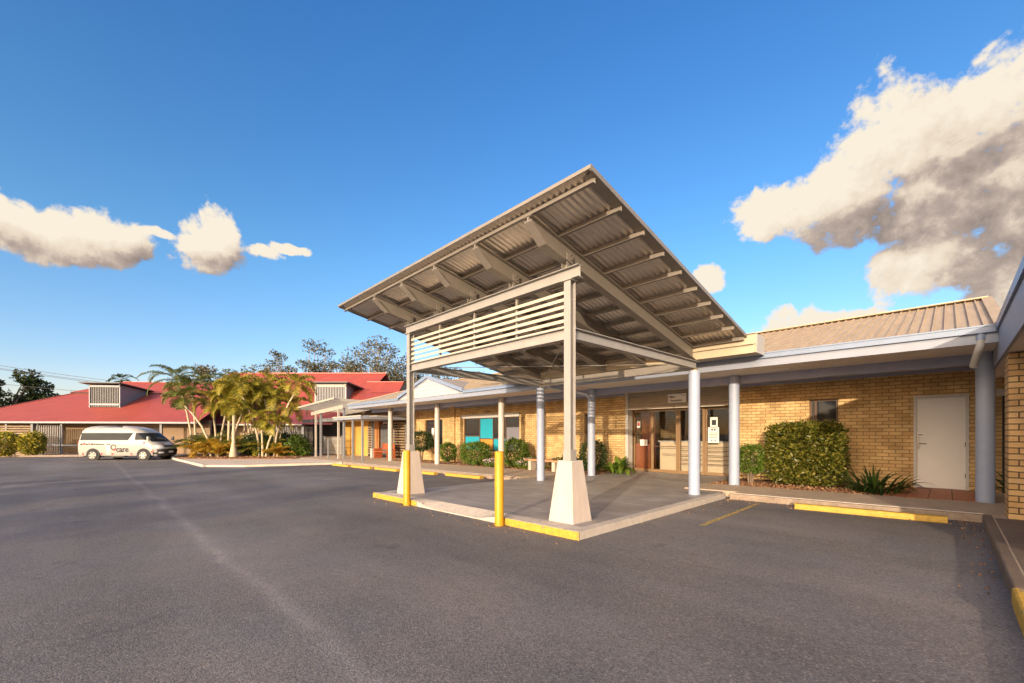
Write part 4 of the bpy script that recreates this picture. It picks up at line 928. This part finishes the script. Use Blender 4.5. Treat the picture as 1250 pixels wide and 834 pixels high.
palm('yellowing palm standing close behind the white swollen trunk', -19.3,31.2, 4.7, (-.3,0), 11, 2.0, L_palm, 2)
palm('tall slim palm at the right rear of the island', -17.6,31.8, 4.9, (-.5,0), 10, 1.9, L_palm, 1)
def low_palm(label, l, d, n, fl, m):
    b = site(l, d); b.z = gz(b.x)+.12; t = thing('young_palm', label, 'palm', b, FA, 'young palms low on the island'); s = MB()
    fronds(s, (0,0,.05), n, fl*1.15, .75, up=1.42, ll=.40, droop=1.05); s.build('fronds', m, t)
    s = MB(); s.tube([(0,0,-.05),(0,0,.3)], [.08,.05], 8); s.build('stem', M['palmstem'], t)
low_palm('spreading golden young palm at the left end of the bed', -21.5,29.4, 16, 1.5, L_palmy)
low_palm('orange tinted young palm second from the left end of the bed', -20.3,29.0, 15, 1.5, L_palmy)
low_palm('small orange young palm right of the leaning canes', -16.3,29.2, 9, 1.0, L_palmy)
low_palm('bushy green young palm between the two orange ones', -21.0,30.6, 15, 2.1, L_palm)
low_palm('broad young palm at the back left corner of the bed', -23.0,31.4, 15, 2.1, L_palmg)
low_palm('yellow green young palm under the leaning canes', -17.5,30.2, 14, 1.7, L_palm)
low_palm('full green young palm against the back of the bed behind the canes', -18.4,31.6, 16, 2.5, L_palm)
low_palm('full olive young palm at the foot of the tall left palms', -22.4,30.6, 16, 2.3, L_palmg)
low_palm('shaded green young palm behind the white swollen trunk', -19.4,31.0, 14, 2.0, L_palmg)
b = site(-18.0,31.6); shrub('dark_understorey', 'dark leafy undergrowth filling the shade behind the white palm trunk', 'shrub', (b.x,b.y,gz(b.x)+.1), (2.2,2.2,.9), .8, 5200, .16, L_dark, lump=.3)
b = site(-15.4,30.2); shrub('bright_shrub', 'bright lime green shrub beside the vertical slat screen', 'shrub', (b.x,b.y,gz(b.x)+.1), (.95,.8,.72), .72, 2600, .15, L_bright, lump=.25, aspect=.6)
pts = []
for _ in range(1800):
    b = site(random.uniform(-22,-14.5), random.uniform(27.2,30)); pts.append((b.x,b.y,gz(b.x)+.16+random.random()*.02))
o = leaf_mesh(pts, .10, .6, 'leaf_litter', L_litter, None, up=0); struct(o, 'stuff')

# ------------------------------------------------------------------ red roofed buildings
def slats_v(s, x0, x1, y, z0, z1, pitch=.2, w_=.09, d=.03):
    n = int((x1-x0)/pitch)
    for k in range(n+1):
        x = x0+(x1-x0)*k/n; s.box(x-w_/2,x+w_/2,y-d,y,z0,z1)
O_L = site(-41.42,34.0)
rb = thing('red_roof_building', 'low building with wide red hipped roof and slatted dormer behind the van', 'building', (O_L.x,O_L.y,0), FA+R_(8))
def rp(w_): return 2.40+.45*(w_+.6)
s = MB(); zb = -.6
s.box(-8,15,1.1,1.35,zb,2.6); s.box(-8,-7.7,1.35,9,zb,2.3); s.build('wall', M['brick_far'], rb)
s = MB(); WSt = 5.85; zs_ = rp(WSt)
s.poly([(-3.9,-.6,2.40),(14.9,-.6,2.40),(14.9,WSt,zs_),(.75,WSt,zs_)]); s.poly([(-3.9,-.6,2.40),(.75,WSt,zs_),(.75,12,zs_),(-3.9,18,2.4)])
s.build('roof', M['redroof'], rb)
s = MB(); s.poly([(.4,WSt-.12,zs_+.06),(14.9,WSt-.12,zs_+.06),(14.9,8.2,6.68),(3.3,8.2,6.68)]); s.poly([(.4,WSt-.12,zs_+.06),(3.3,8.2,6.68),(.4,11,zs_+.06)]); s.poly([(3.3,8.2,6.68),(14.9,8.2,6.68),(14.9,11,zs_+.06),(.4,11,zs_+.06)])
s.build('upper_roof', M['redroof'], rb)
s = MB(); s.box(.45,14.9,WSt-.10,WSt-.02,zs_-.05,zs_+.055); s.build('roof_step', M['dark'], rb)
s = MB(); s.bar((3.3,8.2,6.69),(14.9,8.2,6.69),.25,.05); s.bar((-3.9,-.6,2.42),(.75,WSt,zs_+.02),.22,.06); s.build('ridge_cap', M['redcap'], rb)
s = MB(); s.box(-8,14.9,-.72,-.60,2.28,2.42); s.build('gutter', M['screen_pale'], rb)
s = MB(); s.box(-8,14.9,-.58,1.1,2.26,2.27); s.build('soffit', M['greysteel'], rb)
s = MB(); slats_v(s, 4.62,6.92,2.46,3.78,5.72,.135,.055,.04); s.build('dormer_louvre', M['screen'], rb)
s = MB(); s.box(4.55,7.0,2.38,2.47,3.95,4.10); s.box(4.55,7.0,2.38,2.47,5.55,5.72); s.box(4.55,4.62,2.38,2.5,3.7,5.8); s.box(6.93,7.0,2.38,2.5,3.7,5.8); s.build('dormer_frame', M['screen_pale'], rb)
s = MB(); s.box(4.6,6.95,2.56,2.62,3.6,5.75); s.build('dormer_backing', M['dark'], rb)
for x in (4.58,6.96):
    s = MB(); s.prism([(x,2.5,3.75),(x,6.2,5.42),(x,6.2,5.5),(x,2.5,5.75)], (.02,0,0)); s.build('dormer_cheek', M['greysteel'], rb)
s = MB(); s.hexa([(4.1,1.9,5.86),(7.3,1.9,5.86),(7.3,6.6,5.5),(4.1,6.6,5.5),(4.1,1.9,5.94),(7.3,1.9,5.94),(7.3,6.6,5.6),(4.1,6.6,5.6)]); s.build('dormer_roof', M['dormer_roof'], rb)
for x in (2.66,12.05): 
    s = MB(); s.box(x-.08,x+.08,-.5,-.34,zb,2.3); s.build('verandah_post', M['screen'], rb)
s = MB(); s.box(9.6,11.2,1.05,1.098,1.3,2.0); s.build('window', M['dark'], rb)
# fences under the verandah
def at_L(u, w_): a = FA+R_(8); return Vector((O_L.x+u*math.cos(a)-w_*math.sin(a), O_L.y+u*math.sin(a)+w_*math.cos(a), 0))
def fence_thing(label, u, w_, ln, kind, z0=-.42, z1=2.1):
    b = at_L(u, w_); t = thing('slat_fence', label, 'fence', (b.x,b.y,0), FA+R_(8)); s = MB()
    if kind == 'h':
        z = z0+.12
        while z < z1: s.box(0,ln,-.02,.02,z,z+.10); z += .19
        s.build('slats', M['timber_slat'], t)
    else:
        slats_v(s, .05, ln-.05, 0, z0, z1, .155, .075); s.build('slats', M['screen'], t)
        for z in (z0, .45): s = MB(); s.box(0,ln,-.08,-.032,z,z+.14); s.build('rail', M['screen_pale'], t)
    for x in ((0,ln/2,ln) if kind == 'h' else (0,ln)): s = MB(); s.box(x-.06,x+.06,.03,.12,z0-.2,z1+.15); s.build('post', M['screen_pale'], t)
    return t
fence_thing('brown horizontal slat fence behind the golden bushes at far left', -1.2,-.3,3.7,'h')
fence_thing('pale vertical slat fence panel left of the van under the red roof', 2.85,-.32,1.72,'v')
t = thing('verandah_rail', 'pale rail between the slat fence and the white van', 'railing', at_L(4.6,-.3), FA+R_(8))
for z in (.42,-.35): s = MB(); s.box(0,1.9,-.03,.03,z,z+.12); s.build('rail', M['screen_pale'], t)
s = MB(); s.box(1.85,1.93,-.04,.04,-.5,1.0); s.build('post', M['screen_pale'], t)
# second building, behind the palms and pergola
rc = thing('red_roof_hall', 'taller red roofed hall with slatted dormer rising behind the palm island', 'building', (0,0,0), FA)
def up_(d): return 4.13+.703*(d-44.5)
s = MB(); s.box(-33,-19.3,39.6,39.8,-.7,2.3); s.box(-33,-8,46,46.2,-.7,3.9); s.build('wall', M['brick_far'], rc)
s = MB(); s.poly([(-34,38.9,2.3),(-19.4,38.9,2.3),(-17.5,44.6,4.16),(-36,44.6,4.16)]); s.poly([(-19.4,38.9,2.3),(-17.4,40.5,2.3),(-17.4,44.6,4.16)]); s.build('roof', M['redroof'], rc)
s = MB(); s.poly([(-36.5,44.45,up_(44.45)+.05),(-16.0,44.45,up_(44.45)+.05),(-15.55,49.3,up_(49.3)+.05),(-15.2,51,up_(51)+.05),(-34.2,51,up_(51)+.05)])
s.poly([(-34.2,51,up_(51)+.05),(-15.2,51,up_(51)+.05),(-15.2,58,4),(-36,58,4)]); s.build('upper_roof', M['redroof'], rc)
s = MB(); s.poly([(-16.8,47.2,up_(47.2)+.03),(-12.75,47.2,up_(47.2)+.03),(-12.66,49.2,up_(49.2)+.03),(-17,49.2,up_(49.2)+.03)]); s.poly([(-17.3,43,3.92),(-11.5,43,3.92),(-12.75,47.15,6.02),(-16.8,47.15,6.02)]); s.poly([(-17,49.2,up_(49.2)+.03),(-12.66,49.2,up_(49.2)+.03),(-12.2,53,5),(-17,53,5)])
s.build('east_roof', M['redroof'], rc)
s = MB(); s.poly([(-12.7,47.2,6.0),(-12.6,49.2,7.4),(-12.2,53,5),(-12.2,50,4.4)]); s.build('gable_end', M['brick_far'], rc)
s = MB(); s.bar((-34.2,51,up_(51)+.08),(-15.2,51,up_(51)+.08),.3,.1); s.bar((-16.9,49.2,up_(49.2)+.07),(-12.66,49.2,up_(49.2)+.07),.25,.08); s.build('ridge_cap', M['redcap'], rc)
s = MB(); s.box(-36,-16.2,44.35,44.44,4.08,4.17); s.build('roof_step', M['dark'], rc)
s = MB(); s.box(-34,-19.4,38.8,38.9,2.2,2.34); s.build('gutter', M['pergola'], rc)
s = MB(); slats_v(s, -21.15,-18.05,45.4,4.85,6.8,.165,.075); s.build('dormer_louvre', M['screen_pale'], rc)
s = MB(); s.box(-21.3,-17.9,45.36,45.46,6.5,6.75); s.box(-21.3,-21.18,45.36,45.5,4.7,6.8); s.box(-18.02,-17.9,45.36,45.5,4.7,6.8); s.build('dormer_frame', M['pergola'], rc)
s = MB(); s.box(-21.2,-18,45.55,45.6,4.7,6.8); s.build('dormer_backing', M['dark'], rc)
for x in (-21.25,-17.97): s = MB(); s.prism([(x,45.5,4.8),(x,48,6.6),(x,48,6.7),(x,45.5,6.82)], (.05,0,0)); s.build('dormer_cheek', M['greysteel'], rc)
s = MB(); s.hexa([(-21.9,44.8,6.9),(-17.5,44.8,6.9),(-16.9,48.0,6.5),(-21.9,48.0,6.5),(-21.9,44.8,7.0),(-17.5,44.8,7.0),(-16.9,48,6.62),(-21.9,48,6.62)]); s.build('dormer_roof', M['dormer_roof'], rc)
s = MB(); s.box(-19.45,-18.6,39.3,39.35,-.6,2.1); s.build('doorway', M['dark'], rc)
b = site(-21.8,39.2); t = thing('slat_fence', 'grey vertical slat screen right of the palms beside the dark doorway', 'fence', (b.x,b.y,0), FA)
s = MB(); slats_v(s, 0,2.2,0,-.5,2.1,.165,.08); s.build('slats', M['screen'], t)
for z in (-.5,.35): s = MB(); s.box(0,2.2,-.08,-.035,z,z+.14); s.build('rail', M['screen'], t)
for x in (-.2,2.28): s = MB(); s.box(x-.07,x+.07,0,.1,-.6,2.2); s.build('post', M['screen_pale'], t)

# ------------------------------------------------------------------ trees beyond
def tree(name, label, l, d, h, r, trunk_h, n, leaf, m, clumps=16, group=None, bark='bark_dark', flat=.8, gap=.5, z0=None, env=None):
    b = site(l, d, -.35); t = thing(name, label, 'tree', b, FA, group); s = MB(); C_ = []
    for k in range(clumps):
        for _ in range(30):
            v = Vector((random.uniform(-1,1),random.uniform(-1,1),random.uniform(-1,1)))
            if v.length < 1 and all((Vector((v.x*r, v.y*r, v.z*r*flat))-Vector(c[0])).length > gap*c[1] for c in C_): break
        zc = trunk_h + (h-trunk_h)*.5
        C_.append(((v.x*r, v.y*r, v.z*(h-trunk_h)*.46), r*random.uniform(.20,.40)))
    s.tube([(0,0,-.3),(random.uniform(-.2,.2),0,trunk_h*.5),(0,0,trunk_h),(0,0,trunk_h+(h-trunk_h)*.45)], [r*.075+.08,r*.06+.05,r*.05,r*.02], 8)
    P = []; Dd = []
    for c, cr_ in C_:
        cz = Vector((c[0],c[1],c[2]+zc)); st = Vector((0,0,trunk_h*random.uniform(.75,1.1)))
        mid = st.lerp(cz,.55)+Vector((0,0,r*.1)); s.tube([st,mid,cz], [r*.035+.02,r*.022+.012,.01], 6)
        for j in range(3):
            e = cz + Vector(rng.normal(size=3))*cr_*.8; s.tube([mid.lerp(cz,.6), e], [.025,.008], 4)
        p, dd = blob_pts(int(n/clumps), (cr_,cr_,cr_*.72), 2, .35, .35); P.append(p + np.array(cz)); Dd.append(dd)
    s.build('trunk', M[bark], t); P = np.concatenate(P); Dd = np.concatenate(Dd)
    leaf_mesh(P, leaf, .5, 'crown', m, t, dirs=Dd*.6); return t
tree('dense_tree', 'dense dark tree above the left end of the red roof', -82.5,68, 12.0,6.0, 3, 8000,.55, L_tree, 24)
tree('dense_tree', 'lower green tree just right of the dense dark tree at far left', -72.5,67, 9.2,2.8, 2, 2800,.45, L_tree, 12)
tree('distant_tree', 'small round distant tree showing over the hip of the red roof', -64,77, 9.8,2.6, 2, 1500,.4, L_euc, 9)
gg = 'gum trees behind the red roofs'
for l,d,h,r,n,lb in ((-52.5,74,13.6,3.8,2600,'short dense gum left of the gum row above the tall palms'),(-46.0,76,14.0,4.0,2800,'low rounded gum second from the left in the gum row'),(-41.5,75,15.8,2.7,1700,'narrow gum with an open crown in the middle of the row'),(-36.5,76,17.6,4.2,2400,'tall sparse gum left of centre in the gum row'),(-31.0,77,14.6,4.0,1900,'thin low gum between the two tallest gums'),(-24.5,75,18.6,5.0,3600,'tallest broad gum just left of the canopy post'),(-18.6,76,15.5,4.0,2300,'gum standing behind the left canopy post'),(-12.5,78,13.5,4.4,2400,'gum seen under the canopy above the gable'),(-6.0,80,13.2,4.6,2400,'gum seen low through the canopy right of the gable'),(-54.0,86,13.6,4.0,2200,'dark low gum behind the tall palms at the left end of the row'),(-48.5,86,14.2,4.2,2400,'rounded gum filling the gap left of the narrow open gum'),(-40.5,87,15.0,4.4,2400,'low bushy gum at the back between two sparse gums'),(-33.5,87,15.6,4.6,2600,'broad low gum at the back right of the sparse tall gum'),(-25.5,88,16.5,4.6,2600,'bushy gum at the back just above the right dormer')):
    tree('gum_tree', lb, l, d, h+1.2, r*1.1, h*.26, int(n*1.7), .42, L_euc, 40, gg, 'bark', .95, .5)
for i,(x,y,h,lb) in enumerate(((2.6,-32,6.4,'spreading shade tree at the near edge of the car park, east one'),(-2.6,-33,6.0,'spreading shade tree at the near edge of the car park, middle one'),(-8.2,-31,6.6,'spreading shade tree at the near edge of the car park, west one'))):
    v = Vector((x,y,0)); tree('shade_tree', lb, v.dot(RV), v.dot(FV), h, 2.6, 3.0, 3600, .3, L_tree, 16, 'shade trees by the car park edge')
b = site(-46.6,50); b.z = -.35; t = thing('thin_palm', 'thin dark palm poking above the ridge behind the slatted dormer', 'palm', b, FA)
s = MB(); s.tube([(0,0,0),(.1,0,8.2)], [.14,.10], 8); s.build('trunk', M['bark_dark'], t)
s = MB(); fronds(s, (.1,0,8.1), 11, 1.9, 1.5, up=1.3, ll=.3); s.build('crown', L_tree, t)
for l, d, r, lb in ((-38.2,31.5,(1.35,.8,.9),'golden green bush at the far left edge against the slat fence'),(-36.35,31.8,(.9,.7,.8),'golden green bush nearer the white van beside the slat fence')):
    b = site(l, d); shrub('golden_bush', lb, 'bush', (b.x,b.y,gz(b.x)+.1), r, .9, 3200, .15, L_gold, lump=.25, aspect=.6, group='golden bushes by the far left fence')
s = MB(); a = site(-40,31.2); b = site(-28,33.0); s.bar((a.x,a.y,-.27),(b.x,b.y,-.27),.25,.16); struct(s.build('kerb', M['kerbface']))
for i,(z0,z1,zz,lb) in enumerate(((11.95,8.7,0,'topmost thin power cable crossing the sky above the left red roof'),(11.5,8.4,0,'middle power cable above the left red roof'),(11.35,8.2,.4,'power cable running just under the middle one at far left'),(8.5,7.9,0,'lowest faint power cable behind the dense tree'))):
    P = []
    for q in range(13):
        f = q/12; P.append(site(-90+60*f, 61+zz, z0+2.0+(z1-z0-3.2)*f*1.15 - .9*math.sin(math.pi*f)))
    s = MB(); s.tube(P, .028, 5); o = s.build('power_cable', M['wire']); tag(o, lb, 'cable', 'power cables')

# ------------------------------------------------------------------ minibus
vb = site(-25.9, 28.55); vb.z = gz(-40) - .005
vn = thing('white_minibus', 'white high roofed minibus with dark windows parked before the red roofed building', 'minibus', vb, FA + R_(1.5))
# local axes: +x forward (to the right), -y the side toward the car park
ZS = [.30,.36,.55,.80,1.00,1.08,1.20,1.50,1.80,1.92,2.05,2.14,2.21,2.255,2.28]
def interp(z, t):
    for (a,va),(b,vb_) in zip(t, t[1:]):
        if z <= b: return va + (vb_-va)*max(0,(z-a))/(b-a)
    return t[-1][1]
def xf(z): return interp(z, [(.3,2.60),(.55,2.66),(.8,2.62),(1.0,2.50),(1.08,2.40),(1.20,2.26),(1.5,1.92),(1.8,1.56),(1.92,1.38),(2.05,1.12),(2.14,.90),(2.21,.6),(2.255,.2),(2.28,-.3)])
def xr(z): return interp(z, [(.3,-2.66),(.55,-2.70),(1.0,-2.69),(1.5,-2.63),(1.92,-2.52),(2.05,-2.44),(2.14,-2.34),(2.21,-2.2),(2.255,-2.0),(2.28,-1.7)])
def hw(z): return interp(z, [(.3,.86),(.45,.92),(.8,.94),(1.08,.935),(1.5,.88),(1.8,.835),(1.92,.81),(2.05,.76),(2.14,.68),(2.21,.57),(2.255,.42),(2.28,.18)])
def outline(z, n=10):
    W = hw(z); a, b = xf(z), xr(z); rf = min(.62, W*.75); rr = min(.2, W*.4); ry = W*.55; P = []
    for k in range(n+1):
        th = math.pi/2*k/n; P.append((a-rf+rf*math.cos(th), W-ry+ry*math.sin(th)))
    for x in (a-rf-.4, 0, b+rr+.4): P.append((min(x,a-rf),W))
    for k in range(n//2+1):
        th = math.pi/2+math.pi/2*k/(n//2); P.append((b+rr+rr*math.cos(th), W-rr+rr*math.sin(th)))
    Q = [(x,-y) for x,y in reversed(P)]
    return P + Q
def side_y(x, z):
    W = hw(z); a = xf(z); rf = min(.62, W*.75); ry = W*.55
    if x <= a-rf: return W
    t = min(1,(x-(a-rf))/rf); return W-ry+ry*math.sqrt(max(0,1-t*t))
def front_x(y, z):
    W = hw(z); a = xf(z); rf = min(.62, W*.75); ry = W*.55; y = abs(y)
    if y <= W-ry: return a
    t = min(1,(y-(W-ry))/ry); return a-rf+rf*math.sqrt(max(0,1-t*t))
M['vanpaint'] = mat('minibus_white', (0.36, 0.34, 0.315), .25, .02, 3, coat=.3)
M['vanglass'] = mat('minibus_glass', (.02,.024,.028), .08, .1, 2, spec=.15)
M['vangrey'] = mat('minibus_grey', (.45,.44,.42), .4, .05, 3)
M['plastic'] = mat('black_bumper', (.03,.03,.03), .55, .1, 6)
M['lamp'] = mat('lamp_lens', (.62,.62,.60), .1, .05, 8, spec=.8)
M['alloy'] = mat('alloy_wheel', (0.3, 0.3, 0.29), .3, .06, 8, metal=.7)
s = MB(); n = len(outline(1.))
for z in ZS: s.v += [(x,y,z) for x,y in outline(z)]
for k in range(len(ZS)-1):
    for i in range(n):
        s.f.append((k*n+i,k*n+(i+1)%n,(k+1)*n+(i+1)%n,(k+1)*n+i)); s.sm.append(True)
s.add([(x,y,2.285) for x,y in outline(2.28)], [tuple(range(n))], True); s.add([(x,y,.30) for x,y in outline(.30)], [tuple(reversed(range(n)))])
body = s.build('body', M['vanpaint'], vn)
def side_patch(name, poly, m, parent, sgn=-1, off=.006, nu=10, nz=5):
    """patch on the flank: poly gives (x0,x1) limits as functions of z"""
    (z0,z1,fa,fb) = poly; s = MB()
    for j in range(nz+1):
        z = z0+(z1-z0)*j/nz; a, b = fa(z), fb(z)
        for i in range(nu+1):
            x = a+(b-a)*i/nu; s.v.append((x, sgn*(side_y(x,z)+off), z))
    for j in range(nz):
        for i in range(nu): s.f.append((j*(nu+1)+i,j*(nu+1)+i+1,(j+1)*(nu+1)+i+1,(j+1)*(nu+1)+i)); s.sm.append(True)
    return s.build(name, m, parent)
def front_patch(name, z0, z1, ya, yb, m, parent, off=.008, ny=14, nz=4):
    s = MB()
    for j in range(nz+1):
        z = z0+(z1-z0)*j/nz
        for i in range(ny+1):
            y = ya(z)+(yb(z)-ya(z))*i/ny; s.v.append((front_x(y,z)+off, y, z))
    for j in range(nz):
        for i in range(ny): s.f.append((j*(ny+1)+i,j*(ny+1)+i+1,(j+1)*(ny+1)+i+1,(j+1)*(ny+1)+i)); s.sm.append(True)
    return s.build(name, m, parent)
for sg_ in (-1,1):
    side_patch('side_window', (1.32,1.80,lambda z: -2.47+(z-1.3)*.1,lambda z: .60+(z-1.32)*.62), M['vanglass'], body, sg_)
    side_patch('cab_window', (1.34,1.80,lambda z: 1.04,lambda z: 2.02-(z-1.34)*1.12), M['vanglass'], body, sg_)
    d = side_patch('door', (.42,1.84,lambda z: .93,lambda z: .945), M['vangrey'], body, sg_, .004, 1, 8)
    side_patch('panel_stripe', (.36,1.27,lambda z: -.78,lambda z: -.52), M['vangrey'], body, sg_, .004, 2, 6)
front_patch('windscreen', 1.22, 1.80, lambda z: -hw(z)*.86, lambda z: hw(z)*.86, M['vanglass'], body)
front_patch('grille', .86, .98, lambda z: -.42, lambda z: .42, M['plastic'], body)
front_patch('bumper', .31, .72, lambda z: -hw(z)*.985, lambda z: hw(z)*.985, M['plastic'], body, .03)
for sg_ in (-1,1):
    a, b = (-.86,-.5) if sg_ < 0 else (.5,.86)
    front_patch('headlight', .78, 1.0, lambda z: a, lambda z: b, M['lamp'], body, .012, 6)
    front_patch('fog_lamp', .45, .55, lambda z: a*.92, lambda z: b*.92-(.18*(-sg_ if sg_<0 else 1)) if sg_>0 else b*1.15, M['lamp'], body, .034, 4)
    s = MB(); s.box(-2.71,-2.66,sg_*.70-.1,sg_*.70+.1,.85,1.25); s.build('tail_light', M['inkred'], body)
    s = MB(); s.box(1.96,2.06,sg_*1.02-.08,sg_*1.02+.08,1.28,1.56); s.bar((1.98,sg_*.88,1.36),(2.0,sg_*.98,1.36),.05,.05); s.build('mirror', M['vanpaint'], body)
    s = MB(); s.tube([(1.12,sg_*(side_y(1.1,1.22)+.006),1.22),(1.30,sg_*(side_y(1.1,1.22)+.03),1.225)], .014, 6); s.build('door_handle', M['vangrey'], body)
front_patch('number_plate', .47, .60, lambda z: -.2, lambda z: .2, M['paper'], body, .036, 4)
s = MB(); s.box(-.5,.35,-.86,-.80,.20,.29); s.box(-.4,.3,-.95,-.86,.27,.30); s.build('side_step', M['plastic'], body)
s = MB(); s.box(-2.4,2.35,-.75,.75,.22,.32); s.build('underbody', M['black'], body)
for x in (-1.62,1.62):
    for sg_ in (-1,1):
        s = MB(); s.tube([(x,sg_*.88,.36),(x,sg_*.947,.36)], .43, 32); s.build('wheel_arch', M['black'], body)
        wl = MB(); wl.tube([(x,sg_*.72,.335),(x,sg_*.735,.335),(x,sg_*.94,.335),(x,sg_*.965,.335)], [.31,.338,.338,.315], 32)
        wo = wl.build('wheel', M['black'], vn)
        s = MB(); s.tube([(x,sg_*.93,.335),(x,sg_*.972,.335)], .235, 28); s.build('rim', M['plastic'], wo)
        s = MB()
        for k in range(6):
            a = k*math.pi/3; s.bar((x+.03*math.cos(a),sg_*.976,.335+.03*math.sin(a)),(x+.215*math.cos(a),sg_*.976,.335+.215*math.sin(a)),.085,.02,up=(0,1,0))
        R0 = [(x+.225*math.cos(q*math.pi/14),sg_*.974,.335+.225*math.sin(q*math.pi/14)) for q in range(29)]
        s.tube(R0, .016, 6, cap=False); s.tube([(x,sg_*.97,.335),(x,sg_*.99,.335)], .06, 12); s.build('spokes', M['alloy'], wo)
# livery on the flank
def fy(x, z): return -(side_y(x,z)+.007)
def mark(name, x0, x1, z0, z1, m, parent=body):
    return side_patch(name, (z0,z1,lambda z: x0,lambda z: x1), m, parent, -1, .007, 1, 1)
tx = text('care', .54, (-.12, fy(.4,.80)-.004, .55), M['ink'], body, (R_(90),0,0), .002, name='lettering'); tx.scale = (.84,1,1)
def ring(name, cx, cz, r0, r1, a0, a1, m, parent=body, sgn=-1):
    s = MB(); k = 16
    for i in range(k+1):
        a = R_(a0+(a1-a0)*i/k)
        for r in (r0,r1): x = cx+r*math.cos(a); z = cz+r*math.sin(a); s.v.append((x, -(side_y(x,z)+.007), z))
    for i in range(k): s.f.append((2*i,2*i+1,2*i+3,2*i+2)); s.sm.append(False)
    return s.build(name, m, parent)
ring('emblem_arc', -.30,.86,.12,.19,10,270,M['ink']); ring('emblem_dot', -.24,.70,.0,.08,0,360,M['inkred'])
mark('emblem_tail', -.18,-.12,.72,.86,M['ink'])
s_ = [(.09,0),(.13,1),(.09,0),(.10,0),(.09,0),(.12,0),(.09,0),(.10,0)]
x = -2.42
for i,(wd,c) in enumerate(((.12,0),(.17,1),(.11,0),(.13,1),(.13,0),(.12,0),(.11,0),(.12,0),(.10,0),(.10,0),(.0,2),(.12,0),(.10,0))):
    if c == 2: x += .1; continue
    mark('livery_mark', x, x+wd, 1.0+(i%2)*.015, 1.0+wd*.9, M['inkred' if c else 'ink']); x += wd+.035
for x0,x1,z0,z1 in ((-2.34,-2.23,.36,.48),(-1.14,-1.03,.36,.47),(-.45,-.34,.36,.47),(1.60,1.72,1.08,1.20),(.76,.87,.36,.47),(2.10,2.2,.50,.61)):
    mark('red_square', x0,x1,z0,z1, M['inkred'])
front_patch('bonnet_mark', 1.03, 1.10, lambda z: -.5, lambda z: -.38, M['inkred'], body); front_patch('bonnet_mark', 1.02,1.09, lambda z: -.22, lambda z: .22, M['vangrey'], body)
front_patch('bonnet_mark', 1.03, 1.10, lambda z: .38, lambda z: .5, M['inkred'], body)
